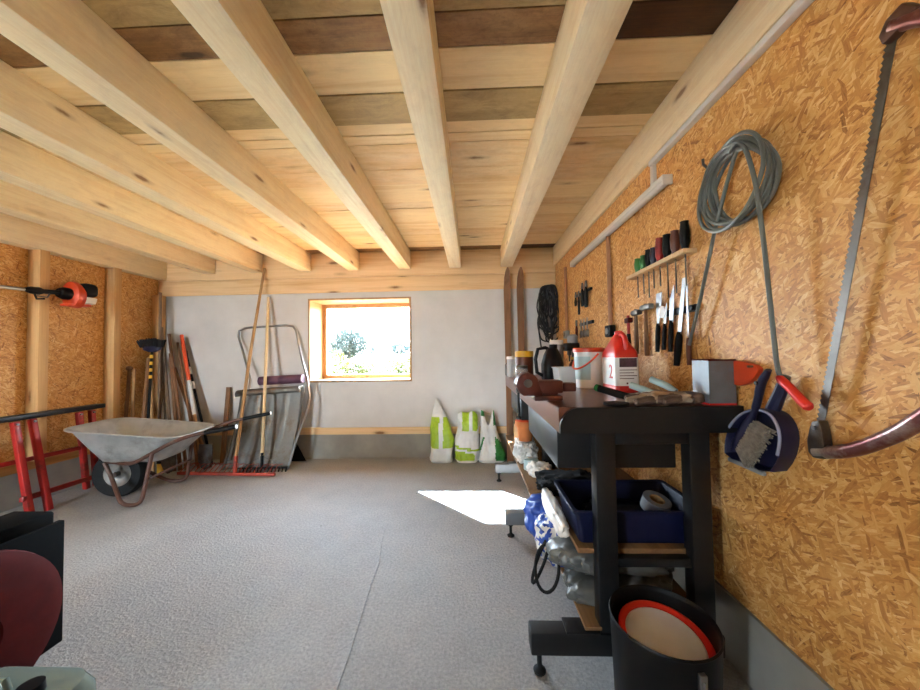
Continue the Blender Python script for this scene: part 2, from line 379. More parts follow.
# window
w = thing('window_1', 'square pine-lined window in the white back wall', 'window', (-1.33, 4.2, .9)); w['kind'] = 'structure'
b = MB(); t = .022
b.box((WX0, YB - .012, WZ0), (WX0 + t, YB + .4, WZ1)); b.box((WX1 - t, YB - .012, WZ0), (WX1, YB + .4, WZ1))
b.box((WX0 + t, YB - .012, WZ1 - t), (WX1 - t, YB + .4, WZ1)); b.box((WX0 + t, YB - .012, WZ0), (WX1 - t, YB + .4, WZ0 + t))
b.build('window_lining', PINEY, w)
b = MB(); f = .05; a0, a1, c0, c1 = WX0 + t, WX1 - t, WZ0 + t, WZ1 - t
b.box((a0, 4.33, c0), (a0 + f, 4.38, c1), .004); b.box((a1 - f, 4.33, c0), (a1, 4.38, c1), .004); b.box((a0 + f, 4.33, c0), (a1 - f, 4.38, c0 + f), .004); b.box((a0 + f, 4.33, c1 - f), (a1 - f, 4.38, c1), .004)
b.build('window_frame', PINEY, w)
MB().box((a0 + f, 4.352, c0 + f), (a1 - f, 4.358, c1 - f)).build('pane', GLASS, w)

# ------------------------------------------------------------------ workbench
bench = thing('workbench', 'long black workbench with dark brown top along the wall of tools', 'workbench', (.62, 2.2, 0))
def topprof(y, r=.075):
    pts = []; x0, x1, z0, z1 = .318, XR - .012, .905, 1.0
    pts += [(x1, y, z0), (x1, y, z1)]
    for k in range(9):
        a = PI / 2 + k * PI / 16; pts.append((x0 + r + r * math.cos(a), y, z1 - r + r * math.sin(a)))
    pts.append((x0, y, z0)); return pts
MB().prism(topprof(1.285, .01), (0, 2.015, 0)).build('worktop', TOP, bench)
MB().prism(topprof(1.265), (0, .02, 0)).build('end_panel', BLACK, bench)
FEET_LIT = simple('lit_foot_grey', '#707273', .5, .2, var=.1)  # lighter copy of the bench black, with reflected light put into the colour
for y in (1.33, 2.29, 3.27):
    for x in (.455, .80):
        MB().box((x, y - .03, .165), (x + .075, y + .03, .905), .006).build('leg', BLACK, bench)
    MB().box((.531, y - .025, .855), (.799, y + .025, .904), .004).build('top_rail', BLACK, bench)
    MB().box((.20, y - .035, .085), (.90, y + .035, .165), .006).box((.33, y - .037, .1651), (.455, y + .037, .175), .002).build('foot_beam', BLACK if y < 2 else FEET_LIT, bench)
    for x in (.235, .86):
        MB().lathe([(0, 0), (.022, 0), (.024, .008), (.012, .016), (.009, .02), (.009, .085), (.016, .085), (.016, .07), (.016, .0849)], (x, y, 0), n=14).build('levelling_foot', BLACKR, bench)
def drawer(y0, y1):
    MB().box((.33, y0, .745), (.79, y1, .9), .006).build('drawer', BLACK, bench)

drawer(1.37, 2.06); drawer(2.36, 2.95)
SHW = wood('shelf_pine', '#84623e', '#63452a', '#7a5228', 1)
MB().box((.395, 1.345, .43), (.875, 1.93, .45), .002).box((.30, 1.931, .43), (.95, 3.2, .45), .002).build('shelf', SHW, bench)
MB().box((.40, 1.30, .176), (.88, 3.25, .19), .002).build('shelf', SHW, bench)
for y in (1.33, 2.29, 3.27): MB().box((.531, y - .02, .40), (.799, y + .02, .43), .002).build('shelf_rail', BLACK, bench)

# things on the bench top ------------------------------------------------
v = thing('bench_vise', 'brown cast iron vise on the front edge of the bench', 'vise', (.32, 1.5, 1.0))
b = MB(); b.box((.26, 1.45, 1.0), (.38, 1.56, 1.022), .006); b.box((.275, 1.465, 1.022), (.365, 1.545, 1.06), .008); b.build('base', VISE, v)
prof = [(.235 + .05 * math.cos(a), 1.46, 1.065 + .055 * math.sin(a)) for a in [k * PI / 12 for k in range(13)]] + [(.20, 1.46, 1.035), (.215, 1.46, 1.02), (.30, 1.46, 1.02)]
b = MB().prism(prof, (0, .09, 0), .006); b.box((.25, 1.462, 1.03), (.385, 1.548, 1.085), .008); b.build('body', VISE, v)
MB().box((.385, 1.48, 1.035), (.445, 1.53, 1.072), .006).build('slide_bar', VISE, v)
MB().lathe([(0, 0), (.018, 0), (.018, .006), (0, .006)], (.235, 1.452, 1.075), (0, 1, 0), 16).build('boss', STEELD, v)
MB().tube([(.235, 1.505, 1.04), (.19, 1.505, 1.04)], .011, 10).build('screw', STEELD, v)
MB().tube([(.2, 1.505, 1.055), (.2, 1.505, .925)], .0055, 8).lathe([(0, 0), (.011, .004), (.011, .014), (0, .018)], (.2, 1.505, .912), n=12).build('handle', BLACKP, v)

# red jug
j = thing('jug', 'red plastic jug with white label and the number 2', 'jug', (.765, 1.8, 1.0))
def rrect(cx, cy, z, sx, sy, r, n=6):
    P = []
    for q, (ax, ay) in enumerate(((1, 1), (-1, 1), (-1, -1), (1, -1))):
        for k in range(n + 1):
            a = q * PI / 2 + k * PI / 2 / n; P.append((cx + ax * (sx / 2 - r) + r * math.cos(a), cy + ay * (sy / 2 - r) + r * math.sin(a), z))
    return P
jx, jy = .765, 1.80
MB().loft([rrect(jx, jy, z, sx, sy, r) for z, sx, sy, r in ((1.0, .105, .185, .02), (1.006, .115, .195, .022), (1.19, .115, .195, .022), (1.205, .11, .19, .025), (1.245, .085, .12, .03), (1.285, .05, .06, .022), (1.292, .042, .05, .02))]).build('body', REDPL, j)
MB().lathe([(0, 0), (.02, 0), (.02, .018), (.017, .022), (0, .022)], (jx, jy + .0, 1.29), n=18).build('cap', REDPL, j)
MB().tube([(jx, jy - .08, 1.215), (jx, jy - .082, 1.245), (jx, jy - .07, 1.275), (jx, jy - .045, 1.292), (jx, jy - .015, 1.285)], .012, 10).build('handle', REDPL, j)
lb = MB().loft([rrect(jx, jy, z, .117, .197, .023) for z in (1.035, 1.175)], False, False).build('label_wrap', WHITEP, j); lb['label'] = 'white label'
MB().box((jx - .042, jy - .0996, 1.128), (jx + .042, jy - .0986, 1.172)).build('label_picture', PICT, lb)
b = MB()
for k in range(4): b.box((jx - .042, jy - .0994, 1.112 - k * .014), (jx + .042 - .015 * (k % 2), jy - .0986, 1.115 - k * .014))
b.box((jx - .01, jy - .0994, 1.044), (jx - .002, jy - .0986, 1.052)); b.box((jx + .012, jy - .0994, 1.044), (jx + .022, jy - .0986, 1.051)); b.build('label_lines', REDD, lb)
cu = bpy.data.curves.new('digit', 'FONT'); cu.body = '2'; cu.size = .1; cu.extrude = .0006; cu.align_x = 'CENTER'
tmp = bpy.data.objects.new('tmp', cu); C.objects.link(tmp); dg = bpy.context.evaluated_depsgraph_get(); me = bpy.data.meshes.new_from_object(tmp.evaluated_get(dg)); bpy.data.objects.remove(tmp)
me.transform(Matrix.Translation((jx - .0592, jy - .035, 1.07)) @ Matrix(((0, 0, -1), (-1, 0, 0), (0, 1, 0))).to_4x4()); me.transform(Matrix.Translation(-wloc(lb)))
dgo = bpy.data.objects.new('printed_number', me); C.objects.link(dgo); dgo.parent = lb; me.materials.clear(); me.materials.append(REDPL)

# white bucket with orange handle
bk = thing('paint_bucket', 'white plastic bucket with orange-red lid and orange handle', 'bucket', (.675, 2.0, 1.0)); bx, by = .675, 2.0
MB().lathe([(0, 0), (.068, 0), (.072, .004), (.08, .2), (.085, .2), (.085, .215), (.08, .222), (0, .222)], (bx, by, 1.0), n=32).build('body', WHITEP, bk)
MB().lathe([(.0855, .205), (.088, .207), (.088, .224), (.083, .23), (.07, .226), (0, .226)], (bx, by, 1.0), n=32).build('lid', ORANGER, bk)
hp = [(bx + .088 * math.cos(a), by + .088 * math.sin(a), 1.195 - .085 * math.sin((a - 1.9) / 3.1 * PI)) for a in [1.9 + 3.1 * k / 16 for k in range(17)]]
MB().tube(hp, .0055, 8).build('handle', ORANGE, bk)
MB().loft([[(bx + (.0745 + .0425 * (z - 1.03)) * math.cos(a), by + (.0745 + .0425 * (z - 1.03)) * math.sin(a), z) for a in [2.6 + 1.9 * k / 14 for k in range(15)] ] for z in (1.05, 1.18)], False, False).build('paper_label', PALEB, bk)

def jar(name, label, cat, x, y, r, h, body, lid, lidh=.02, grp=None, fill=None):
    t = thing(name, label, cat, (x, y, 1.0), grp)
    MB().lathe([(0, 0), (r * .95, 0), (r, .006), (r, h - .02), (r * .93, h - .008), (r * .93, h), (0, h)], (x, y, 1.0), n=26).build('body', body, t)
    if lid: MB().lathe([(r * .94, h - .014), (r * 1.03, h - .014), (r * 1.03, h - .014 + lidh), (r * .98, h - .01 + lidh), (0, h - .01 + lidh)], (x, y, 1.0), n=26).build('lid', lid, t)
    if fill: MB().lathe([(0, .003), (r * .9, .004), (r * .9, h * .55), (0, h * .58)], (x, y, 1.0), n=20).build('contents', fill, t)
    return t
jar('tub', 'brown tub with broad yellow lid at the far bench end', 'tub', .44, 2.9, .075, .19, DBROWN, YELLOW, .045)
jar('storage_jar', 'slim pale jar by the bench corner beside the yellow-lidded tub', 'jar', .345, 3.03, .04, .17, CLEARP, WHITEP, .02)
jar('glass_jar', 'small glass jar of screws in front of the yellow-lidded tub', 'jar', .375, 2.62, .047, .105, JAR, STEELD, .018, fill=DBROWN)
jar('canister', 'tall white canister with white lid behind the black watering jug', 'canister', .725, 2.95, .055, .29, GREYM, WHITEP, .035)
# dark bottle group by the wall
for x, y, r, h, m, l in ((.87, 2.62, .035, .2, BLACKP, 'slim black bottle against the tool wall beside the watering jug'), (.80, 2.74, .03, .17, DBROWN, 'small brown bottle behind the watering jug')):
    t = thing('bottle', l, 'bottle', (x, y, 1.0))
    MB().lathe([(0, 0), (r, 0), (r, h * .65), (r * .45, h * .8), (r * .4, h * .9), (0, h * .9)], (x, y, 1.0), n=20).build('body', m, t)
    MB().lathe([(r * .42, h * .88), (r * .5, h * .88), (r * .5, h), (0, h)], (x, y, 1.0), n=14).build('cap', REDD if m is BLACKP else YELLOW, t)
# clear box
cb = thing('plastic_box', 'clear plastic box standing before the white bucket', 'box', (.6, 2.2, 1.0))
b = MB(); cx, cy = .6, 2.21
b.loft([rrect(cx, cy, 1.0, .12, .15, .015), rrect(cx, cy, 1.105, .14, .17, .02), rrect(cx, cy, 1.105, .15, .18, .02), rrect(cx, cy, 1.112, .15, .18, .02), rrect(cx, cy, 1.112, .134, .164, .018), rrect(cx, cy, 1.006, .114, .144, .012)]); b.build('body', CLEARP, cb)
MB().blob((cx, cy, 1.035), (.1, .13, .05), .2, 3, 3).build('contents', GREYM, cb)
# black watering jug
wj = thing('watering_jug', 'black plastic jug with looped handle beside the clear box', 'jug', (.58, 2.6, 1.0)); cx, cy = .6, 2.58
MB().loft([rrect(cx, cy, z, sx, sy, r) for z, sx, sy, r in ((1.0, .13, .15, .03), (1.01, .145, .165, .04), (1.12, .15, .17, .05), (1.19, .12, .13, .05), (1.235, .08, .08, .035), (1.24, .07, .07, .03))]).build('body', BLACKP, wj)
MB().tube([(cx - .06, cy, 1.03), (cx - .115, cy, 1.06), (cx - .125, cy, 1.16), (cx - .105, cy, 1.235), (cx - .05, cy, 1.245), (cx - .02, cy, 1.23)], .014, 10).build('handle', BLACKP, wj)
MB().lathe([(0, 0), (.03, 0), (.03, .03), (0, .032)], (cx + .01, cy, 1.238), n=20).build('cap', BLACKP, wj)
# bench drill
dr = thing('bench_drill', 'small black bench drill against the wall under the first conduit', 'drill', (.88, 3.02, 1.0)); cx, cy = .87, 3.03
MB().box((cx - .07, cy - .08, 1.0), (cx + .07, cy + .08, 1.018), .004).build('base', BLACKP, dr)
MB().tube([(cx + .03, cy + .03, 1.018), (cx + .03, cy + .03, 1.33)], .016, 12).build('column', STEELD, dr)
MB().box((cx - .06, cy - .07, 1.22), (cx + .06, cy + .07, 1.29), .015).build('head', BLACKP, dr)
MB().lathe([(0, 0), (.045, 0), (.045, .06), (.03, .075), (0, .075)], (cx + .015, cy, 1.29), n=20).build('motor', GREYM, dr)
MB().lathe([(0, 0), (.006, 0), (.008, .05), (.018, .055), (.018, .09), (0, .09)], (cx - .02, cy - .02, 1.13), n=14).build('chuck', STEELD, dr)
MB().tube([(cx - .06, cy - .02, 1.25), (cx - .12, cy - .03, 1.22)], .006, 8).build('feed_lever', DBROWN, dr)

# tin box with red edge and orange scraper
tb = thing('tin_box', 'open grey tin with worn red edge at the near bench end', 'box', (.93, 1.33, 1.0))
b = MB(); x0, x1, y0, y1 = .872, .968, 1.29, 1.385
for lo, hi in (((x0, y0, 1.0), (x1, y0 + .003, 1.165)), ((x0, y1 - .003, 1.0), (x1, y1, 1.165)), ((x0, y0 + .003, 1.0), (x0 + .003, y1 - .003, 1.165)), ((x1 - .003, y0 + .003, 1.0), (x1, y1 - .003, 1.165)), ((x0 + .003, y0 + .003, 1.0), (x1 - .003, y1 - .003, 1.004))): b.box(lo, hi)
b.build('body', simple('tin_grey', '#777d82', .5, .4, var=.15, dirt='#7d6a60'), tb)
MB().tube([(x0, y0, 1.166), (x1, y0, 1.166), (x1, y1, 1.166), (x0, y1, 1.166)], .0035, 6, True).build('rim', REDD, tb)
MB().box((x0 - .001, y0 - .001, 1.0), (x1 + .001, y1 + .001, 1.007)).build('bottom_glow', REDPL, tb)  # red strip imitates the orange glow reflected at the tin's foot
sc = thing('scraper', 'orange plastic hand scraper hung on a nail by the grey tin', 'scraper', (.98, 1.22, 1.1))
P = [(0, .03), (.0, .118), (-.05, .116), (-.10, .106), (-.116, .094), (-.112, .08), (-.098, .062), (-.08, .046), (-.055, .034), (-.03, .028)]
MB().prism([(.962, 1.30 + py, 1.045 + pz) for py, pz in P], (.02, 0, 0), .003).build('blade_holder', ORANGER, sc)
MB().tube([(.945, 1.205, 1.145), (.985, 1.205, 1.145)], .004, 8).build('nail', STEELD, sc)

# weeder with green end, shears, glove, flat black lid
wd = thing('hand_weeder', 'black hand tool handle with green end on the bench edge', 'tool', (.6, 1.45, 1.0))
MB().tube([(.548, 1.5, 1.045), (.6, 1.43, 1.028), (.645, 1.37, 1.016)], [.015, .016, .013], 12).build('handle', BLACKP, wd)
MB().tube([(.538, 1.513, 1.0495), (.548, 1.5, 1.0455)], [.0145, .0165], 12).build('end_cap', GREENH, wd)
MB().tube([(.645, 1.37, 1.016), (.69, 1.31, 1.007)], [.006, .004], 8).build('shaft', STEELD, wd)
sh = thing('garden_shears', 'garden shears with two pale blue grips lying by the glove', 'shears', (.72, 1.45, 1.0))
for p in (((.665, 1.46, 1.062), (.70, 1.41, 1.045), (.725, 1.375, 1.03)), ((.77, 1.50, 1.082), (.80, 1.44, 1.06), (.815, 1.40, 1.04))):
    MB().tube(p, [.014, .0145, .011], 12).build('grip', PALEB, sh)
b = MB().tube([(.725, 1.375, 1.03), (.76, 1.33, 1.02)], .007, 8).tube([(.815, 1.40, 1.04), (.77, 1.33, 1.02)], .007, 8); b.build('blades', STEELD, sh)
gl = thing('work_glove', 'patterned brown fabric work glove lying on the near bench end', 'glove', (.74, 1.32, 1.0))
b = MB(); b.blob((.745, 1.35, 1.024), (.19, .13, .048), .25, 5, 4, 2.6, 14); b.build('palm', None, gl, mats=[GLOVE, BRICKR], fn=lambda c, n: 1 if noise.noise(V((c.x * 26, c.y * 26, 3))) > .12 else 0)
for k, (p, q) in enumerate((((.70, 1.32, 1.02), (.60, 1.29, 1.013)), ((.69, 1.345, 1.022), (.585, 1.33, 1.014)), ((.69, 1.37, 1.025), (.6, 1.375, 1.016)), ((.70, 1.39, 1.024), (.625, 1.415, 1.014)), ((.76, 1.30, 1.022), (.70, 1.285, 1.014)))):
    p, q = V(p), V(q); MB().tube([p, (p + q) / 2 + V((0, 0, .003)), q * .93 + p * .07, q], [.015, .0155, .013, .006], 10).build('finger', GLOVE if k % 2 else BRICKR, gl)
MB().blob((.845, 1.355, 1.022), (.06, .12, .044), .2, 8, 3, 2.6, 14).build('cuff', BRICKR, gl)
o = MB().lathe([(0, 0), (.045, 0), (.047, .004), (.045, .01), (.03, .012), (0, .012)], (.545, 1.32, 1.0), n=26).build('jar_lid', BLACKP, org=(.545, 1.32, 1.0)); tag(o, 'flat black lid lying at the bench edge beside the glove', 'lid')

# ------------------------------------------------------------------ under the bench
cr = thing('crate', 'navy plastic crate on the middle shelf of the workbench', 'crate', (.64, 1.5, .45))
b = MB(); x0, x1, y0, y1 = .395, .893, 1.362, 1.68
b.loft([rrect((x0 + x1) / 2, (y0 + y1) / 2, z, x1 - x0 - q, y1 - y0 - q, .02) for z, q in ((.451, .04), (.575, 0), (.583, 0), (.583, .012), (.575, .02), (.458, .06))]); b.build('body', NAVYC, cr)
MB().loft([rrect((x0 + x1) / 2, (y0 + y1) / 2, z, x1 - x0 + q, y1 - y0 + q, .024) for z, q in ((.572, .001), (.572, .022), (.585, .022), (.585, .001))], False, False).build('rim', NAVYC, cr)
tp = thing('tape_roll', 'grey roll of tape lying on the navy crate', 'tape', (.78, 1.46, .5))
a = MB().lathe([(.03, 0), (.055, 0), (.055, .05), (.03, .05), (.03, 0)], (.765, 1.50, .53), (.15, -.3, 1), 28).build('roll', GREYM, tp)
MB().lathe([(.029, .0), (.03, 0), (.03, .05), (.027, .05), (.027, 0), (.029, 0)], (.765, 1.50, .53), (.15, -.3, 1), 28).build('core', CARD, a)
o = MB().blob((.66, 1.53, .495), (.36, .22, .07), .3, 2, 4, 2.6, 9).build('sheeting', BLACKP, org=(.66, 1.53, .46)); tag(o, 'dark crumpled sheeting lying inside the navy crate', 'sheeting')
o = MB().blob((.52, 1.87, .50), (.36, .26, .1), .4, 12, 4, 2.4, 16).build('crumpled_bag', BLACKR, org=(.52, 1.87, .45)); tag(o, 'black crumpled bag behind the navy crate on the shelf', 'bag')
o = MB().blob((.36, 1.60, .485), (.06, .42, .09), .3, 21, 4, 2.6, 9).build('plastic_bag', WHITEB, org=(.34, 1.55, .45)); tag(o, 'white plastic bag hanging over the shelf edge beside the navy crate', 'bag')
bags = [((.40, 1.93, .30), (.24, .24, .21), BLUEB, 31, 'bright blue bag on the low shelf near the grey foot beam', 'carrier_bag'),
        ((.43, 1.70, .305), (.26, .22, .22), None, 32, 'blue and white patterned bag between the blue bag and grey tarpaulins', 'carrier_bag'),
        ((.56, 1.47, .365), (.46, .22, .115), GREYB, 33, 'grey crumpled tarpaulin, upper of two on the low shelf', 'tarpaulin'),
        ((.58, 1.465, .248), (.44, .22, .115), GREYB, 34, 'grey folded tarpaulin, lower of two on the low shelf', 'tarpaulin'),
        ((.76, 1.65, .29), (.3, .22, .19), GREYB, 35, 'dark grey bag at the back of the low shelf by the wall', 'tarpaulin'),
        ((.36, 2.42, .525), (.15, .22, .15), WHITEB, 36, 'white crumpled bag under the terracotta pot', 'plastic_bag'),
        ((.40, 2.13, .49), (.14, .16, .075), WHITEP, 37, 'small white packet on the shelf in front of the terracotta pot', 'packet')]
for c, d, m, sd, l, nm in bags:
    b = MB().blob(c, d, .22 if sd < 36 else .4, sd, 4, 3, 8 if sd < 36 else 14); og = (c[0], c[1], c[2] - d[2] / 2)
    if m: o = b.build(nm, m, org=og)
    else: o = b.build(nm, None, mats=[BLUEB, WHITEB], fn=lambda c, n: 1 if noise.noise(c * 38) > .05 else 0, org=og)
    tag(o, l, 'bag' if 'bag' in nm else nm)
for k in range(2):
    P = [(.31 - .012 * k + .05 * math.sin(t * 2 * PI + k), 1.52 + .06 * k + .05 * math.cos(t * 2 * PI), .27 + .075 * math.sin(t * 2 * PI + 1.2)) for t in [q / 24 for q in range(24)]]
    o = MB().tube(P, .007, 8, True).build('strap', BLACKR, org=(.3, 1.5, .185)); tag(o, ['black looped strap spilling from the tarpaulins, nearer the bench leg', 'black looped strap spilling from the tarpaulins, nearer the patterned bag'][k], 'strap')
pt = thing('flower_pot', 'terracotta pot on top of the white bag under the bench', 'pot', (.36, 2.40, .60))
MB().lathe([(0, 0), (.045, 0), (.06, .1), (.068, .1), (.07, .135), (.062, .135), (.055, .1), (.04, .01), (0, .01)], (.36, 2.40, .60), n=28).build('body', TERRA, pt)
MB().lathe([(0, .12), (.055, .115), (.06, .135), (.03, .15), (0, .15)], (.36, 2.40, .60), n=20).build('contents', ORANGER, pt)
o = MB().box((.34, 2.62, .45), (.56, 2.9, .62), .006).build('cardboard_box', CARD, org=(.45, 2.75, .45)); tag(o, 'brown cardboard box on the shelf at the far bench end', 'box')
o = MB().loft([rrect(.375, 2.255, z, .1, .06, .02) for z in (.45, .50)] + [rrect(.375, 2.255, .51, .09, .05, .02)]).build('soap_tub', PALEB, org=(.375, 2.25, .45)); tag(o, 'low pale green tub on the shelf below the drawer', 'tub')

# black bucket with cream lid
bu = thing('bucket', 'black bucket with metal latch standing before the near bench leg', 'bucket', (.575, 1.1, 0)); cx, cy, R = .575, 1.1, .15
MB().lathe([(0, .0), (R * .9, 0), (R * .92, .004), (R, .365), (R + .003, .372), (R, .378), (R - .005, .372), (R - .006, .36), (R * .9 - .006, .01), (0, .01)], (cx, cy, 0), n=48).build('body', BLACKP, bu)
MB().box((cx + .01, cy - R - .01, .26), (cx + .03, cy - R + .006, .345), .003).tube([(cx + .02, cy - R - .01, .33), (cx + .02, cy - R - .018, .30), (cx + .02, cy - R - .01, .275)], .004, 8).build('latch', STEEL, bu)
ax = V((.05, -.16, 1)).normalized(); pc = V((.583, 1.105, .30))
pl = thing('plate_lid', 'cream round lid with red rim lying inside the black bucket', 'lid', tuple(pc))
MB().lathe([(0, 0), (.105, 0), (.112, .008), (.105, .012), (.095, .008), (0, .008)], pc, ax, 44).build('disc', LIDW, pl)
MB().lathe([(.108, -.004), (.128, .006), (.132, .016), (.126, .018), (.112, .012), (.108, -.004)], pc, ax, 44).build('rim', REDPL, pl)

# ------------------------------------------------------------------ things on the tool wall
lt = thing('batten_light', 'long white batten lamp on the wall of tools', 'lamp', (.95, 2.44, 2.03))
MB().box((.935, 1.66, 2.035), (XR, 3.22, 2.06), .004).build('housing', CONDUIT, lt)
MB().loft([[(.96 + .022 * math.cos(a), y, 2.035 - .022 * math.sin(a)) for a in [k * PI / 8 for k in range(9)]] for y in (1.67, 3.21)]).build('diffuser', simple('opal_diffuser', '#c9c6c0', .35, var=.03), lt)
MB().box((.936, 1.655, 2.012), (XR, 1.669, 2.061), .004).build('end_cap', CONDUIT, lt); MB().box((.936, 3.211, 2.012), (XR, 3.225, 2.061), .004).build('end_cap', CONDUIT, lt)
cd = thing('cable_duct', 'white cable duct along the beam above the tools', 'duct', (.975, 1.0, 2.2))
MB().box((.955, YR + .05, 2.185), (XR, 1.82, 2.212), .003).build('duct', CONDUIT, cd)
MB().box((.962, 1.795, 2.062), (XR, 1.82, 2.186), .003).build('drop', CONDUIT, cd)
for (y, z0, z1, l, bx) in ((2.40, 1.36, 2.03, 'brown conduit running down from the batten lamp to a black socket', BLACKP), (3.49, 1.40, 2.08, 'brown conduit running down the wall near the cable coil', GREYM)):
    t = thing('conduit', l, 'conduit', (.97, y, z0)); MB().tube([(.967, y, z0 + .02), (.967, y, z1)], .014, 10).build('pipe', CONDUITB, t)
    s_ = MB().box((.94, y - .045, z0 - .05), (XR, y + .045, z0 + .03), .008).build('socket_box', bx, t)
    MB().lathe([(0, 0), (.022, 0), (.022, .004), (0, .004)], (.936, y, z0 - .01), (1, 0, 0), 18).build('outlet', STEELD if bx is GREYM else GREYM, s_)

# screwdriver rack
rk = thing('tool_rack', 'pale wooden strip rack holding the screwdrivers', 'rack', (.96, 1.82, 1.65))
MB().box((.925, 1.50, 1.63), (XR, 2.05, 1.65), .002).build('strip', HANDLE[2], rk)
cols = [(GREENH, 'green'), (GREENH, 'dark green'), (BLACKP, 'black'), (NAVY, 'navy'), (REDP, 'red'), (BLACKP, 'black'), (DBROWN, 'brown'), (BLACKP, 'black')]
lab = ['green screwdriver at the far end of the rack', 'second green screwdriver, next to the far end of the rack', 'black screwdriver beside the second green one on the rack', 'navy screwdriver beside the red one on the rack', 'red screwdriver on the wooden rack',
       'black screwdriver between the red and brown ones on the rack', 'brown screwdriver on the wooden rack', 'large black screwdriver at the near end of the rack']
ys = [1.96, 1.895, 1.84, 1.79, 1.73, 1.665, 1.60, 1.527]; hs = [.085, .085, .1, .095, .125, .12, .115, .13]; bl = [.12, .11, .14, .1, .1, .17, .16, .14]
for (m, c), l, y, h, q in zip(cols, lab, ys, hs, bl):
    t = thing('screwdriver', l, 'screwdriver', (.95, y, 1.651), 'screwdrivers in the wooden rack'); r = .0165 + .003 * (h > .11)
    MB().lathe([(0, 0), (r * .7, .0), (r * .75, .015), (r, .03), (r * 1.05, h * .6), (r * .8, h - .012), (r * .9, h - .005), (0, h)], (.95, y, 1.651), n=12).build('handle', m, t)
    MB().tube([(.95, y, 1.655), (.95, y, 1.63 - q)], .0035, 8).build('shaft', STEELD, t)
# magnetic strip with blades
ms = thing('magnetic_strip', 'dark magnetic tool strip under the screwdriver rack', 'strip', (.97, 1.66, 1.4))
MB().box((.965, 1.50, 1.375), (XR, 1.80, 1.405), .002).build('bar', BLACK, ms)
MB().lathe([(0, 0), (.012, 0), (.012, .01), (0, .012)], (.965, 1.515, 1.39), (-1, 0, 0), 14).build('end_knob', BLACKP, ms)
def blade(name, label, cat, y, zt, zm, zb, w, hw, hm, lean=0, x=.955, shape='knife'):
    t = thing(name, label, cat, (x, y, zm), 'blades on the magnetic strip')
    dy = lambda z: lean * (z - zm)
    if shape == 'putty': P = [(-w / 2, zt), (w / 2, zt), (w / 2, zt - .05), (.008, zm), (-.008, zm), (-w / 2, zt - .05)]
    elif shape == 'knife': P = [(-w / 2, zt), (-w / 2 + .006, zt - .002), (w / 2, zt - .05), (w / 2, zm), (-w / 2, zm)]
    else: P = [(-w / 2, zt), (w / 2, zt), (w / 2, zm), (-w / 2, zm)]
    MB().prism([(x, y + a + dy(z), z) for a, z in P], (.003, 0, 0)).build('blade', STEEL, t)
    MB().tube([(x, y + dy(zm + .01), zm + .01), (x, y + dy(zm - .02), zm - .02), (x, y + dy((zm + zb) / 2), (zm + zb) / 2), (x, y + dy(zb), zb)], [hw * .7, hw, hw * 1.05, hw * .85], 10, flat=.8).build('handle', hm, t)
blade('putty_knife', 'putty knife with broad steel blade on the magnetic strip', 'putty knife', 1.775, 1.5, 1.335, 1.2, .05, .012, BLACKP, -.1, shape='putty')
blade('kitchen_knife', 'small knife with black grip beside the broad putty knife', 'knife', 1.715, 1.44, 1.33, 1.21, .022, .011, BLACKP, -.12)
blade('kitchen_knife', 'wide bladed knife in the middle of the magnetic strip', 'knife', 1.66, 1.515, 1.34, 1.2, .035, .012, BLACKP, -.1)
blade('file', 'long flat steel file with thick black grip on the magnetic strip', 'file', 1.60, 1.53, 1.28, 1.135, .028, .016, BLACKP, -.2, shape='file')
blade('chisel', 'narrow dark chisel hanging nearest the hose on the magnetic strip', 'chisel', 1.535, 1.50, 1.25, 1.14, .012, .011, DBROWN, 0, shape='file')
o = MB().lathe([(0, 0), (.03, 0), (.03, .006), (0, .008)], (.96, 1.735, 1.40), (-1, 0, 0), 20).build('scraper_disc', WHITEP, org=(.96, 1.735, 1.40)); tag(o, 'white round disc clipped among the knives', 'disc', None)
# hammers
def hammer(label, y, zh, zb, hm, headm, hl=.1):
    t = thing('hammer', label, 'hammer', (.93, y, zh), 'hammers under the screwdriver rack')
    h = MB(); h.box((.92, y - hl * .45, zh - .014), (.95, y + hl * .1, zh + .014), .004); h.lathe([(0, 0), (.015, 0), (.017, .02), (.013, .03), (0, .03)], (.935, y + hl * .1, zh), (0, 1, 0), 14); h.build('head', headm, t)
    MB().tube([(.935, y, zh + .02), (.935, y, zh - .06), (.935, y, zb + .05), (.935, y, zb)], [.009, .01, .013, .012], 10, flat=.75).build('handle', hm, t)
hammer('steel hammer with grey wooden handle, nearer the red jug', 1.965, 1.425, 1.19, HANDLE[3], STEELD)
hammer('larger steel hammer beside the magnetic strip', 1.855, 1.44, 1.18, HANDLE[0], STEELD, .13)
t = thing('hammer', 'small hammer with red head and black grip above the jug', 'hammer', (.93, 2.06, 1.4), 'hammers under the screwdriver rack')
MB().box((.92, 2.03, 1.375), (.95, 2.085, 1.405), .005).build('head', REDD, t); MB().tube([(.935, 2.06, 1.42), (.935, 2.06, 1.3)], .009, 8).build('shaft', REDP, t); MB().tube([(.935, 2.06, 1.31), (.935, 2.06, 1.26), (.935, 2.055, 1.19)], [.011, .013, .011], 10).build('handle', BLACKP, t)
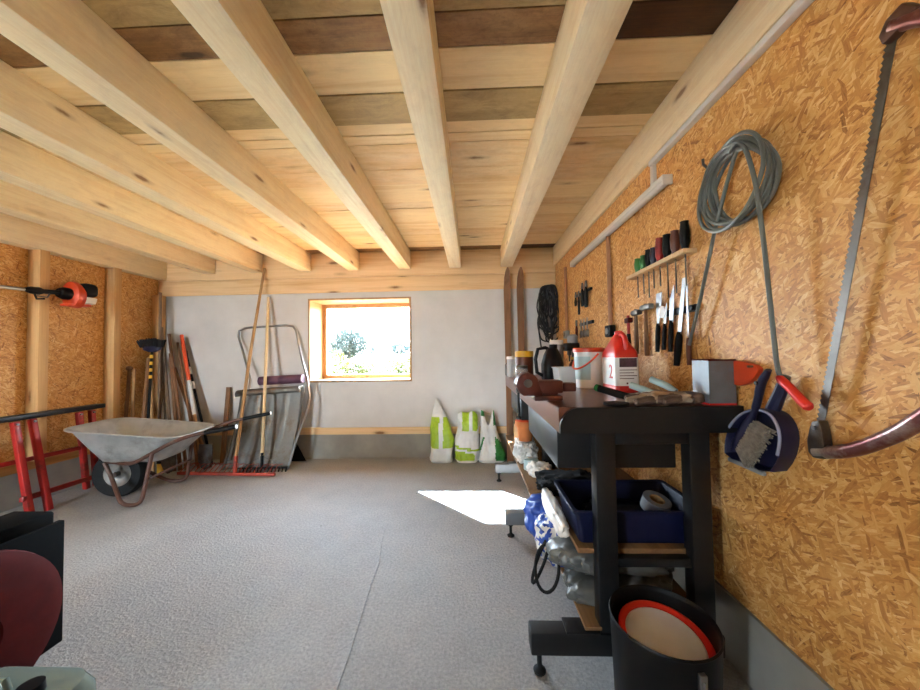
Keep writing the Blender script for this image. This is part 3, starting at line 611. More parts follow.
# far group of pliers and scissors
s1 = thing('tool_strip', 'dark strip holding black handled tools by the conduit', 'strip', (.97, 2.97, 1.72))
MB().box((.965, 2.78, 1.715), (XR, 3.18, 1.735), .002).build('bar', BLACK, s1)
for y, z1, z0, w, l in ((3.12, 1.755, 1.63, .018, 'short black pliers at the far end of the upper strip'), (3.03, 1.75, 1.54, .016, 'long thin black rasp on the upper strip'), (2.93, 1.80, 1.60, .022, 'thick black pincers on the upper strip'), (2.84, 1.80, 1.58, .024, 'black tongs at the near end of the upper strip')):
    t = thing('pliers', l, 'pliers', (.95, y, 1.72), 'black tools on the upper strip')
    MB().tube([(.95, y - w * .3, z1), (.95, y, z1 - .05)], [w * .35, w * .6], 8).build('jaws', STEELD, t)
    for sg in (-1, 1): MB().tube([(.95, y, z1 - .05), (.95, y + sg * w * .8, z1 - .09), (.95, y + sg * w * .6, z0)], [w * .4, w * .5, w * .42], 8).build('handle', BLACKP, t)
s2 = thing('tool_strip', 'lower dark strip holding scissors by the conduit', 'strip', (.97, 2.97, 1.46))
MB().box((.965, 2.76, 1.44), (XR, 3.08, 1.465), .002).build('bar', BLACK, s2)
for y, l in ((3.0, 'scissors at the far end of the lower strip'), (2.92, 'scissors in the middle of the lower strip'), (2.84, 'scissors at the near end of the lower strip')):
    t = thing('scissors', l, 'scissors', (.955, y, 1.46), 'scissors on the lower strip')
    MB().tube([(.955, y - .012, 1.495), (.955, y + .006, 1.40)], [.002, .006], 6).tube([(.952, y + .012, 1.495), (.952, y - .006, 1.40)], [.002, .006], 6).build('blades', STEEL, t)
    for sg in (-1, 1): MB().tube([(.955, y + sg * .017 + .012 * math.cos(a), 1.365 + .03 * math.sin(a)) for a in [k * PI / 6 for k in range(12)]], .004, 6, True).build('finger_loop', STEELD, t)
t = thing('pincers', 'red handled pincers hanging beside the scissors', 'pincers', (.955, 3.13, 1.45)); MB().tube([(.955, 3.13, 1.5), (.955, 3.13, 1.45)], .01, 8).build('jaws', STEELD, t)
for sg in (-1, 1): MB().tube([(.955, 3.13, 1.455), (.955, 3.13 + sg * .016, 1.42), (.955, 3.13 + sg * .012, 1.33)], .007, 8).build('handle', REDD, t)

# grey hose coil
hz = thing('hose_coil', 'grey hose coiled on a hook, two ends hanging down', 'hose', (.95, 1.26, 1.82))
rnd = random.Random(12)
for k in range(9):
    ph = rnd.uniform(0, 6.28); ra = .128 + .007 * (k % 4); dx = .024 + .011 * (k % 4); oy, oz = rnd.uniform(-.012, .012), rnd.uniform(-.01, .01)
    P = []
    for q in range(44):
        a = q / 44 * 2 * PI; r_ = ra + .009 * math.sin(2 * a + ph)
        yy, zz = r_ * 1.02 * math.cos(a), r_ * math.sin(a); y_, z_ = yy * .985 - zz * .1, yy * .1 + zz * .985
        P.append((XR - dx - .012 * math.sin(a + ph) - .012 * max(0, math.sin(a)), 1.222 + oy + y_ * .98, 1.79 + oz + z_))
    MB().tube(P, .0068, 8, True).build('loop', HOSE, hz)
MB().tube([(.945, 1.19, 1.925), (.94, 1.216, 1.891), (.94, 1.268, 1.792), (.94, 1.327, 1.664), (.945, 1.426, 1.431), (.95, 1.522, 1.228)], .0068, 8).build('tail', HOSE, hz)
MB().tube(rnd_path([(.925, 1.225, 1.905), (.915, 1.173, 1.915), (.905, 1.125, 1.861), (.91, 1.10, 1.742), (.92, 1.091, 1.546), (.925, 1.081, 1.324), (.925, 1.069, 1.15), (.925, 1.058, 1.114)], .05), .0068, 8).build('tail', HOSE, hz)
MB().tube([(.925, 1.064, 1.12), (.925, 1.056, 1.11), (.925, 1.029, 1.089), (.925, .992, 1.053), (.925, .977, 1.042), (.925, .972, 1.039)], [.009, .0125, .0125, .0135, .0135, .009], 12).build('grip', REDPL, hz)
MB().tube([(XR, 1.37, 1.93), (.95, 1.37, 1.93), (.935, 1.37, 1.945), (.93, 1.365, 1.965)], .005, 8).build('hook', STEELD, hz)

# bow saw
bs = thing('bow_saw', 'large bow saw with tubular frame hung on the tool wall', 'saw', (.95, .9, 1.4))
p0, p1 = V((.955, .777, 1.90)), V((.955, .978, .985)); d = (p1 - p0).normalized(); L = (p1 - p0).length; sd = V((0, d.z, -d.y)) * -1
if sd.y < 0: sd = -sd
pts = [p0 - sd * .009, p1 - sd * .009]; n = 70; edge = []
for k in range(n):
    a = p1 + (p0 - p1) * (k / n); edge.append(a + sd * .009); edge.append(a + (p0 - p1) * (.55 / n) + sd * .0145)
MB().prism(pts + edge + [p0 + sd * .009], (.0015, 0, 0)).build('blade', STEELD, bs)
MB().tube(rnd_path([(.95, .985, .915), (.95, .925, .932), (.95, .874, .957), (.95, .798, 1.011), (.95, .72, 1.09), (.95, .66, 1.2), (.95, .60, 1.38), (.95, .595, 1.55), (.95, .62, 1.72), (.95, .665, 1.83), (.95, .727, 1.895), (.95, .768, 1.915)], .03), .017, 14).build('frame', simple('worn_red_tube', '#80504c', .35, .7, var=.2, dirt='#b5aea8', scale=20), bs)
P = [(1.0, .945), (.998, .912), (.985, .90), (.955, .905), (.953, .945), (.957, .985), (.963, 1.008), (.984, 1.0), (.99, .985)]
MB().prism([(.937, y, z) for y, z in P], (.026, 0, 0), .004).build('clamp', STEELD, bs)
MB().lathe([(0, 0), (.006, 0), (.006, .036), (0, .036)], (.932, .974, .985), (1, 0, 0), 10).build('pin', STEEL, bs)
P = [(.783, 1.885), (.79, 1.91), (.775, 1.935), (.745, 1.945), (.72, 1.91), (.755, 1.893)]
MB().prism([(.937, y, z) for y, z in P], (.026, 0, 0), .004).build('tension_lever', RUST, bs)
# dustpan and brush
dp = thing('dustpan', 'navy dustpan hanging on the wall beside the bench end', 'dustpan', (.95, 1.16, .95))
def pan(k, x):
    P = [(1.15, 1.012), (1.19, 1.0), (1.24, .965), (1.285, .91), (1.303, .86), (1.305, .808), (1.118, .803), (1.075, .865), (1.058, .925), (1.062, .97), (1.085, 1.003), (1.115, 1.014)]
    c = (1.18, .895); P = [q for a, b_ in zip(P, P[1:] + P[:1]) for q in ((a[0] * .75 + b_[0] * .25, a[1] * .75 + b_[1] * .25), (a[0] * .25 + b_[0] * .75, a[1] * .25 + b_[1] * .75))]; return [(x, c[0] + (y - c[0]) * k, c[1] + (z - c[1]) * k) for y, z in P]
MB().loft([pan(.96, .978), pan(1, .935), pan(.97, .925), pan(.93, .93), pan(.88, .966)], True, True).build('pan', NAVY, dp)
rm = [V(p) + V((-.004, 0, 0)) for p in pan(.95, .925)]
MB().tube(rnd_path([rm[q % 24] for q in range(14, 30)], .03, 4), .0045, 8).build('rim', simple('rim_highlight', '#8f93ad', .25, var=.05), dp)  # pale colour imitates the highlight along this stretch of the pan edge
MB().bar((.93, 1.285, .806), (.93, 1.135, .803), .014, .014, .003).build('lip', GREYM, dp)
MB().tube([(.955, 1.125, 1.01), (.955, 1.095, 1.07), (.955, 1.075, 1.12)], [.02, .017, .013], 10).build('handle', NAVY, dp)
br = thing('hand_brush', 'navy hand brush with grey bristles tucked in the dustpan', 'brush', (.90, 1.14, 1.0))
MB().tube(rnd_path([(.90, 1.068, 1.14), (.90, 1.098, 1.098), (.90, 1.116, 1.03), (.90, 1.138, .982)], .03, 4), [.009] + [.0135] * 7 + [.0125] * 6 + [.010] * 2, 12, flat=.75).build('handle', NAVY, br)
MB().tube([(.90, 1.132, .995), (.90, 1.15, .965), (.90, 1.18, .918), (.90, 1.205, .877), (.90, 1.218, .856)], [.010, .017, .02, .018, .009], 12, flat=.8).build('head', NAVY, br)
b = MB(); rnd = random.Random(3)
for k in range(230):
    t = k / 229; base = V((.898 + rnd.uniform(-.012, .012), 1.123 + .078 * t, .975 - .115 * t)); dirv = V((rnd.uniform(-.12, .12), -.82 + .35 * t, -.28 - .2 * t + rnd.uniform(-.12, .12))).normalized()
    b.tube([base, base + dirv * rnd.uniform(.058, .066)], [.0026, .002], 4)
b.build('bristles', BRIS, br)
MB().lathe([(0, 0), (.006, 0), (.006, .006), (0, .006)], (.888, 1.098, 1.098), (-1, 0, 0), 12).build('hang_hole', BLACKP, br)

# skis and black cable in the corner
for x, tx, l in ((.405, .42, 'old brown wooden ski leaning in the corner, nearer the window'), (.555, .57, 'old brown wooden ski leaning in the corner, nearer the cable coil')):
    s_ = thing('ski', l, 'ski', (x, 3.87, 0), 'pair of old skis'); R_ = []
    for z, w in ((0, .038), (.4, .036), (1.0, .034), (1.6, .037), (1.95, .04), (2.08, .036), (2.15, .024), (2.19, .008)):
        xx = x + (tx - x) * z / 2.2; yy = 3.82 + .13 * min(z, 1.95) / 1.95 - (.0 if z < 1.95 else (z - 1.95) * .35)
        R_.append([(xx - w, yy - .009, z), (xx + w, yy - .009, z), (xx + w, yy + .006, z), (xx - w, yy + .006, z)])
    MB().loft(R_).build('runner', HANDLE[0], s_)
    MB().box((x - .036, 3.852, .96), (x + .044, 3.885, 1.08), .006).build('binding', STEELD, s_)
    MB().tube([(x - .035, 3.85, 1.08), (x, 3.83, 1.12), (x + .04, 3.855, 1.08)], .004, 8).build('toe_strap', BLACKR, s_)
cc = thing('cable_coil', 'long black cable coil hung in the corner beside the skis', 'cable', (.88, 3.9, 1.7)); rnd = random.Random(5)
for k in range(15):
    w = rnd.uniform(.03, .118); hh = rnd.uniform(.24, .325); ph = rnd.uniform(-1, 1); ox = rnd.uniform(-.03, .03) * (1 - w / .13); y = 3.945 - .012 * (k % 8); P = []
    for q in range(36):
        a = q / 36 * 2 * PI; P.append((.885 + ox + w * math.cos(a) * (1 - .18 * math.sin(a)) + ph * .045 * math.sin(a * 2) + .012 * math.sin(a * 5 + k), y + .014 * math.sin(a * 3 + k), 1.975 - hh + hh * math.sin(a)))
    MB().tube(P, .0085, 7, True).build('loop', CABLE, cc)
MB().tube([(.81, 3.90, 1.86), (.78, 3.89, 1.7), (.765, 3.9, 1.45), (.79, 3.9, 1.25)], .0085, 7).build('tail', CABLE, cc)
MB().tube([(.9, 3.98, 1.955), (.9, 3.88, 1.955), (.9, 3.87, 1.975)], .007, 8).build('hook', STEELD, cc)

# ------------------------------------------------------------------ sacks by the back wall
def sack(label, cx, w, h, dpt, prof, fn, mats, lean=.0, seed=1, notch=0, rag=0):
    t = thing('sack', label, 'sack', (cx, 3.87, 0), 'sacks under the back wall'); rings = []; N = 88
    for z, ws, ds, ox in prof:
        r = []
        for k in range(N):
            a = 2 * PI * k / N; c, s_ = math.cos(a), math.sin(a); e = .72
            x = math.copysign(abs(c) ** e, c) * w / 2 * ws; y = math.copysign(abs(s_) ** e, s_) * dpt / 2 * ds
            p = V((x * 9, y * 9, z * 9 + seed * 5)); q = 1 + .3 * (noise.noise(p) + .9 * abs(noise.noise(p * 2.2)) - .25) * (1 if z > .02 else .3)
            r.append((cx + ox + x * q, 3.885 + lean * .4 * z / max(h, .1) + y * q, z * h * (1 - z ** 3 * (notch * math.exp(-(x / (w * .13)) ** 2) + rag * noise.noise(V((x * 14, seed, 0)))))))
        rings.append(r)
    f = []
    for a, b_ in zip(rings, rings[1:]):
        f.append(a)
        for s_ in range(1, 7): f.append([tuple(V(p).lerp(V(q), s_ / 7) + V((0, .022 * (abs(noise.noise(V(p).lerp(V(q), s_ / 7) * 13 + V((seed, 0, 0)))) - .25), 0))) for p, q in zip(a, b_)])
    f.append(rings[-1])
    MB().loft(f).build('bag', None, t, mats=mats, fn=fn, ang=60)
    return t
s1_ = sack('lime green sack with white stripe and pointed top', -.365, .27, .70, .19, [(0, .9, .8, 0), (.04, 1.02, 1, 0), (.15, 1, 1, 0), (.35, .96, .95, 0), (.55, .86, .8, -.01), (.68, .7, .55, -.015), (.8, .45, .3, -.03), (.92, .22, .15, -.05), (1.0, .1, .08, -.055)],
     lambda c, n: 1 if .17 < c.z < .50 and not (-.385 < c.x < -.34) else 0, [WHITEB, LIME], .04, 1)
sack('white sack with lime green top panel and crumpled front', -.075, .265, .55, .2, [(0, .85, .8, 0), (.05, 1.0, 1, 0), (.2, 1.03, 1, 0), (.45, .98, .85, 0), (.7, .92, .6, .01), (.9, .88, .3, .01), (1.0, .84, .1, .01)],
     lambda c, n: 1 if (c.z > .35 and -.125 < c.x < .05 and not (-.05 < c.x < -.01)) or (.03 < c.z < .115 - .15 * (c.x + .07) and c.x < .01) or (.14 < c.z + .15 * (c.x + .07) < .165) else 0, [WHITEB, LIME], .05, 2, .05, .14)
sack('white and dark green sack next to the skis', .20, .30, .57, .2, [(0, .9, .8, 0), (.05, 1.0, 1, 0), (.15, 1.0, 1, 0), (.35, .8, .85, -.01), (.6, .6, .6, -.02), (.85, .52, .3, -.03), (1.0, .5, .1, -.03)],
     lambda c, n: 1 if (c.x > .24 and .02 < c.z < .28 - .9 * (c.x - .24)) or (c.x > .225 and c.z > .40) or (abs(c.x - (.115 - (.28 - c.z) * .3)) < .009 and .05 < c.z < .28) or (c.x < .13 and c.z > .5) else 0, [WHITEB, GREEN], .05, 3, .3, .06)

# ------------------------------------------------------------------ snow scoop
ss = thing('snow_scoop', 'grey metal snow scoop with chrome bow leaning on the white wall', 'scoop', (-2.3, 3.7, 0))
B0, B1 = V((-2.70, 3.62, .005)), V((-2.0, 3.62, .005)); T0, T1 = V((-2.61, 3.86, .80)), V((-1.93, 3.86, .84))
rings = []
M_ = 24
def rowpts(t):
    a, c = B0.lerp(T0, t), B1.lerp(T1, t); bow = V((0, .05 * math.sin(t * PI), 0)); P = []
    P.append(a + V((-.01, -.10 * (.4 + .6 * t), 0)) + bow)
    for k in range(M_ + 1):
        u_ = k / M_; rib = -.008 if k in (5, 11, 17) else 0; P.append(a.lerp(c, u_) + bow + V((0, rib, 0)))
    P.append(c + V((.01, -.10 * (.4 + .6 * t), 0)) + bow); return P
rows = [rowpts(t / 16) for t in range(17)]
for k in range(1, 8):
    a = k * PI / 7 * 1.2; rows.append([p + V((0, -.045 * (1 - math.cos(a)), .045 * math.sin(a))) for p in rowpts(1)])
b = MB(); g = [[b.b.verts.new(p) for p in r] for r in rows]
for r0, r1 in zip(g, g[1:]):
    for k in range(len(r0) - 1): b.b.faces.new((r0[k], r0[k + 1], r1[k + 1], r1[k]))
o = b.build('pan', GALVB, ss); md = o.modifiers.new('s', 'SOLIDIFY'); md.thickness = .003
MB().tube([(-2.42, 3.80, .94), (-1.92, 3.80, .96)], .05, 16).build('roll', PURPLE, ss)
path = [(-2.66, 3.64, .1), (-2.62, 3.74, .55), (-2.56, 3.80, .80), (-2.56, 3.84, .95), (-2.68, 3.90, 1.25), (-2.775, 3.945, 1.46), (-2.77, 3.95, 1.53), (-2.70, 3.955, 1.565), (-2.5, 3.955, 1.575), (-2.2, 3.955, 1.585), (-2.12, 3.955, 1.57), (-2.08, 3.95, 1.52), (-2.0, 3.92, 1.2), (-1.90, 3.86, .95), (-1.85, 3.80, .74), (-1.86, 3.74, .58), (-1.93, 3.66, .3), (-1.985, 3.60, .02)]
MB().tube(path, .013, 10).build('bow_handle', CHROME, ss)
o = MB().prism([(-2.12, 3.93, .30), (-1.97, 3.90, .06), (-1.93, 3.88, .012), (-2.2, 3.86, .012)], (0, .006, 0)).build('shovel_blade', BLACKP, org=(-2.05, 3.9, 0)); tag(o, 'black shovel blade showing behind the snow scoop', 'shovel')

# ------------------------------------------------------------------ rakes
RAKER = simple('rusty_red_paint', '#a83a26', .55, var=.2, dirt='#7c3424')
r1 = thing('hay_rake', 'wide red metal rake with long handle leaning to the ceiling', 'rake', (-2.43, 3.4, 0))
MB().bar((-3.07, 3.455, .022), (-2.01, 3.40, .022), .028, .028, .004).build('head', RAKER, r1)
for k in range(20):
    x = -3.05 + 1.02 * k / 19; y = 3.455 - .055 * k / 19; MB().tube([(x, y, .03), (x - .02, y + .12, .075), (x - .04, y + .26, .05), (x - .045, y + .29, .012)], .004, 6).build('tine', RAKER, r1)
MB().tube([(-2.44, 3.42, .03), (-2.442, 3.44, .20)], .019, 10).build('socket', RAKER, r1)
MB().tube([(-2.442, 3.44, .19), (-2.45, 3.66, 1.2), (-2.46, 3.945, 2.27)], [.0165, .0165, .014], 10).build('handle', HANDLE[1], r1)
r2 = thing('garden_rake', 'black toothed garden rake with pale handle before the snow scoop', 'rake', (-2.25, 3.48, 0))
MB().bar((-2.50, 3.52, .045), (-1.97, 3.56, .045), .02, .014, .003).build('head', BLACKP, r2)
for k in range(15): x = -2.49 + .51 * k / 14; MB().bar((x, 3.52 + .04 * k / 14, .04), (x, 3.50 + .04 * k / 14, .003), .012, .008).build('tine', BLACKP, r2)
for sg in (-1, 1): MB().tube([(-2.23, 3.55, .16), (-2.23 + sg * .1, 3.55, .12), (-2.23 + sg * .2, 3.545, .048)], .004, 6).build('brace', STEELD, r2)
MB().tube([(-2.232, 3.535, .05), (-2.235, 3.55, .2)], .014, 10).build('socket', BLACKP, r2)
MB().tube([(-2.235, 3.55, .17), (-2.41, 3.94, 1.92)], [.0165, .015], 10).build('handle', HANDLE[2], r2)
o = MB().tube([(-2.90, 3.86, .0), (-2.905, 3.965, .86)], .028, 10, flat=.8).build('wooden_post', HANDLE[0], org=(-2.9, 3.9, 0)); tag(o, 'short brown wooden post leaning on the wall behind the wheelbarrow handle', 'post')

# ------------------------------------------------------------------ tools in the corner
def pole(name, label, cat, p, q, r, m, head=None, hm=None):
    t = thing(name, label, cat, (p[0], p[1], 0), 'long tools in the corner'); MB().tube([p, V(p).lerp(V(q), .5) + V((random.uniform(-.008, .008), 0, 0)), q], [r, r * .97, r * .92], 10).build('handle', m, t)
    if head == 'spade':
        P = [(-.075, .27), (.075, .27), (.08, .1), (.04, .02), (0, 0), (-.04, .02), (-.08, .1)]; c = V(p)
        MB().prism([(c.x + a, c.y - .03 - .05 * (1 - z), z) for a, z in P], (0, .006, 0)).build('blade', hm, t)
    return t
tall = [('wood_lath', 'tall weathered lath reaching highest in the corner', (-3.42, 3.62, .0), (-3.66, 3.86, 1.99), .016, HANDLE[3]),
        ('garden_tool', 'knobbed brown handle nearest the side wall in the corner', (-3.63, 3.42, .0), (-3.755, 3.60, 1.10), .017, HANDLE[0]),
        ('garden_tool', 'slim tan handle beside the knobbed handle in the corner', (-3.57, 3.44, .0), (-3.70, 3.60, 1.10), .015, HANDLE[1]),
        ('garden_tool', 'tan handle crossing behind the black broom stick', (-3.40, 3.52, .0), (-3.69, 3.78, 1.25), .016, HANDLE[1]),
        ('garden_tool', 'grey worn handle just beyond the black broom', (-3.22, 3.58, .0), (-3.60, 3.84, 1.40), .017, HANDLE[3]),
        ('garden_tool', 'brown handle in the middle of the corner bundle', (-3.12, 3.62, .0), (-3.57, 3.88, 1.50), .017, HANDLE[0]),
        ('garden_tool', 'thin brown handle leaning beside the orange pole', (-3.02, 3.66, .0), (-3.50, 3.92, 1.40), .014, HANDLE[0]),
        ('garden_tool', 'broad brown handle slanting farthest along the white wall', (-2.92, 3.70, .0), (-3.55, 3.94, 1.10), .019, HANDLE[0]),
        ('garden_tool', 'brown handle just beyond the slim tan handle in the corner', (-3.50, 3.46, .0), (-3.66, 3.72, 1.22), .018, HANDLE[0]),
        ('garden_tool', 'dark brown handle rising above the broom head in the corner', (-3.36, 3.60, .0), (-3.66, 3.88, 1.58), .019, HANDLE[3]),
        ('garden_tool', 'thick brown handle between the worn grey handle and the orange pole', (-3.17, 3.60, .0), (-3.53, 3.86, 1.27), .019, HANDLE[0]),
        ('garden_tool', 'dark handle standing upright behind the orange pole', (-3.15, 3.8, .0), (-3.42, 3.95, 1.30), .018, HANDLE[3])]
for k, (nm, l, p, q, r, m) in enumerate(tall):
    t = pole(nm, l, 'garden tool', p, q, r, m, 'spade' if k in (4, 7) else None, STEELD)
    if k == 1: MB().blob((-3.752, 3.595, 1.11), (.06, .05, .05), .1, 2, 3, 2.2).build('knob', HANDLE[0], t)
op = thing('marking_pole', 'orange and white banded pole leaning on the white wall', 'pole', (-3.1, 3.75, 0), 'long tools in the corner')
p, q = V((-3.02, 3.72, 0)), V((-3.46, 3.93, 1.49)); F_ = [0, .38, .62, .66, 1]
for a, c, m in ((0, .38, HANDLE[1]), (.38, .64, WHITEP), (.64, 1, ORANGE)): MB().tube([p.lerp(q, a), p.lerp(q, c)], .019, 12).build('section', m, op)
bp = thing('marking_pole', 'black and white banded pole behind the orange one', 'pole', (-3.0, 3.8, 0), 'long tools in the corner'); p, q = V((-2.98, 3.80, 0)), V((-3.46, 3.955, 1.42))
for a, c, m in ((0, .6, BLACKP), (.6, .66, WHITEP), (.66, .72, BLACKP), (.72, .78, WHITEP), (.78, 1, BLACKP)): MB().tube([p.lerp(q, a), p.lerp(q, c)], .014, 10).build('section', m, bp)
bm = thing('broom', 'black broom standing bristles up in the corner', 'broom', (-3.4, 3.5, 0), 'long tools in the corner')
p, q = V((-3.43, 3.46, 0)), V((-3.52, 3.62, 1.33))
MB().tube([p, q], .014, 10).build('stick', BLACKP, bm)
for k in range(4): a = .75 + .055 * k; MB().tube([p.lerp(q, a), p.lerp(q, a + .026)], .0155, 10).build('band', YELLOW, bm)
b = MB(); b.loft([[(-3.52 + math.cos(a) * w, 3.62 + math.sin(a) * d_, z) for a in [k * PI / 10 for k in range(20)]] for z, w, d_ in ((1.285, .035, .025), (1.31, .10, .035), (1.345, .11, .04))]); b.build('head', NAVY, bm)
b = MB(); rnd = random.Random(9)
for k in range(220):
    x = rnd.uniform(-.11, .11); y = rnd.uniform(-.03, .03); b.tube([(-3.52 + x, 3.62 + y, 1.335), (-3.52 + x * 1.2 + rnd.uniform(-.01, .01), 3.62 + y * 1.7, 1.43 + rnd.uniform(-.012, .012) - abs(x) * .2)], [.005, .004], 5)
b.build('bristles', BLACKR, bm)
yl = thing('pot_of_grease', 'small yellow pot standing on the floor behind the wheelbarrow wheel', 'pot', (-3.3, 3.62, 0))
MB().lathe([(0, 0), (.04, 0), (.042, .11), (0, .11)], (-3.33, 3.55, 0), n=20).build('body', YELLOW, yl); MB().lathe([(.043, .1), (.045, .1), (.045, .125), (0, .125)], (-3.33, 3.55, 0), n=20).build('lid', BLACKP, yl)
yl.name = 'small_pot'

# ------------------------------------------------------------------ wheelbarrow
wb = thing('wheelbarrow', 'grey steel wheelbarrow with one black wheel and brown tube frame', 'wheelbarrow', (-2.95, 2.98, 0))
O = V((-2.95, 2.97, 0)); U = V((.987, .16, 0)); W_ = V((-.16, .987, 0))
def L2(s, t, z): return O + U * s + W_ * t + V((0, 0, z))
def ring(s0, s1, t, z0, z1, r, n=7):
    P = []
    for q, (ax, ay) in enumerate(((1, 1), (-1, 1), (-1, -1), (1, -1))):
        for k in range(n + 1):
            a = q * PI / 2 + k * PI / 2 / n
            s = (s0 + s1) / 2 + ax * ((s1 - s0) / 2 - r) + r * math.cos(a); tt = ay * (t - r) + r * math.sin(a)
            P.append(L2(s, tt, z0 + (z1 - z0) * (s - s0) / (s1 - s0)))
    return P
b = MB(); b.loft([ring(-.20, .22, .16, .345, .33, .08), ring(-.235, .255, .185, .36, .345, .1), ring(-.31, .335, .235, .48, .43, .12), ring(-.40, .43, .285, .635, .535, .13), ring(-.425, .455, .30, .65, .548, .14), ring(-.435, .465, .308, .648, .545, .145)], True, False)
o = b.build('tray', GALV, wb, ang=60); md = o.modifiers.new('s', 'SOLIDIFY'); md.thickness = .004
MB().tube(ring(-.435, .465, .308, .648, .545, .145), .007, 8, True).build('rim', GALV, wb)
b = MB().blob(L2(0, 0, .375), (.3, .22, .05), .4, 4, 4, 2.2, 12); b.build('dirt', simple('dry_dirt', '#8b7a66', .9, var=.3), wb)
wh = MB(); wc = L2(-.185, 0, .205)
prof = [(.11, -.04), (.15, -.055), (.19, -.05), (.205, -.02), (.205, .02), (.19, .05), (.15, .055), (.11, .04), (.11, -.04)]
wh.lathe(prof, wc, W_, 44); whl = wh.build('wheel', BLACKR, wb)
MB().lathe([(.02, -.03), (.05, -.012), (.085, -.02), (.112, -.04), (.136, -.03), (.136, .03), (.112, .04), (.085, .02), (.05, .012), (.02, .03), (.02, -.03)], wc, W_, 36).build('rim', simple('wheel_rim_grey', '#8b8984', .5, .5, var=.2, dirt='#6b5c50'), whl)
MB().lathe([(0, -.075), (.022, -.075), (.022, .075), (0, .075)], wc, W_, 16).build('hub', STEELD, whl)
for sg in (-1, 1):
    MB().tube(rnd_path([L2(-.20, sg * .11, .335), L2(.05, sg * .2, .325), L2(.38, sg * .27, .50), L2(.55, sg * .30, .565), L2(.92, sg * .335, .63)], .08), .0155, 10).build('frame_tube', RUST, wb)
    MB().tube(rnd_path([L2(-.22, sg * .12, .33), L2(-.17, sg * .125, .23), L2(.03, sg * .27, .016), L2(.18, sg * .28, .016), L2(.24, sg * .255, .42)], .07), .0155, 10).build('leg', RUST, wb)
    MB().tube([L2(.68, sg * .312, .588), L2(.80, sg * .323, .609), L2(.93, sg * .336, .632)], .0195, 12).build('grip', BLACKP, wb)
    MB().lathe([(0, 0), (.0196, 0), (.018, .004), (0, .006)], L2(.93, sg * .336, .632), U + V((0, 0, .18)), 12).build('end_cap', WHITEP, wb)
MB().tube([L2(.225, -.26, .22), L2(.225, .26, .22)], .011, 8).build('cross_brace', RUST, wb)

# ------------------------------------------------------------------ red trestle
ts = thing('trestle', 'folded red metal trestle with black top rail against the side wall', 'trestle', (-3.55, 2.6, 0))
MB().bar((-3.58, 1.85, .755), (-3.605, 3.19, .765), .085, .04, .006).build('top_rail', BLACK, ts)
for p, q in (((-3.56, 2.53, .735), (-3.44, 2.55, 0)), ((-3.60, 2.665, .735), (-3.432, 2.66, 0)), ((-3.585, 2.985, .735), (-3.635, 3.10, 0)), ((-3.61, 3.11, .735), (-3.645, 3.19, 0))):
    MB().bar(p, q, .042, .042, .008, up=(0, 1, 0)).build('leg', REDP, ts); MB().tube([(p[0] + .01, p[1], .715), (p[0] + .035, p[1], .715)], .009, 8).build('bolt', STEEL, ts)
MB().bar((-3.59, 1.9, .43), (-3.615, 3.15, .40), .028, .034, .005).build('cross_rail', REDP, ts); MB().bar((-3.45, 2.5, .15), (-3.64, 3.18, .09), .028, .04, .005).build('cross_rail', REDP, ts)
# ------------------------------------------------------------------ brush cutter
bc = thing('brush_cutter', 'brush cutter with red engine hung level on the side wall', 'brush cutter', (-3.6, 2.9, 1.78))
MB().tube([(-3.60, 1.3, 1.72), (-3.60, 2.62, 1.785)], .013, 10).build('shaft', CHROME, bc)
MB().tube([(-3.60, 2.60, 1.785), (-3.60, 2.64, 1.787), (-3.60, 2.69, 1.787), (-3.60, 2.72, 1.79), (-3.60, 2.82, 1.80), (-3.60, 2.86, 1.80)], [.014, .03, .034, .02, .019, .034], 12).build('grip', BLACKP, bc)
MB().tube([(-3.60, 2.66, 1.77), (-3.60, 2.68, 1.72), (-3.60, 2.73, 1.73)], .008, 8).build('trigger', BLACKP, bc)
MB().lathe([(0, 0), (.04, 0), (.055, .03), (.05, .09), (0, .09)], (-3.60, 2.83, 1.80), (0, 1, 0), 20).build('clutch_housing', BLACKP, bc)
b = MB(); b.loft([[( -3.60 + sx * math.cos(a), y, 1.80 + dz + sz * math.sin(a)) for a in [k * PI / 10 for k in range(20)]] for y, sx, sz, dz in ((2.90, .06, .08, 0), (2.912, .085, .115, 0), (2.945, .09, .12, 0), (2.975, .085, .11, -.01), (2.99, .06, .08, -.02))]); b.build('engine_cover', ORANGER, bc)
MB().box((-3.69, 2.96, 1.79), (-3.51, 3.085, 1.915), .04, seg=3).build('air_filter', BLACKP, bc)
b = MB(); b.loft([rrect(-3.605, 3.02, z, sx, sy, .03) for z, sx, sy in ((1.725, .08, .10), (1.735, .11, .15), (1.785, .12, .17), (1.79, .11, .16))]); b.build('fuel_tank', WHITEP, bc)
MB().bar((-3.60, 2.87, 1.70), (-3.60, 3.05, 1.715), .09, .025, .008).build('skid', ORANGER, bc)
for y in (2.1, 2.75): MB().tube([(-3.69, y, 1.76), (-3.60, y, 1.745), (-3.58, y, 1.775)], .006, 8).build('hook', STEELD, bc)

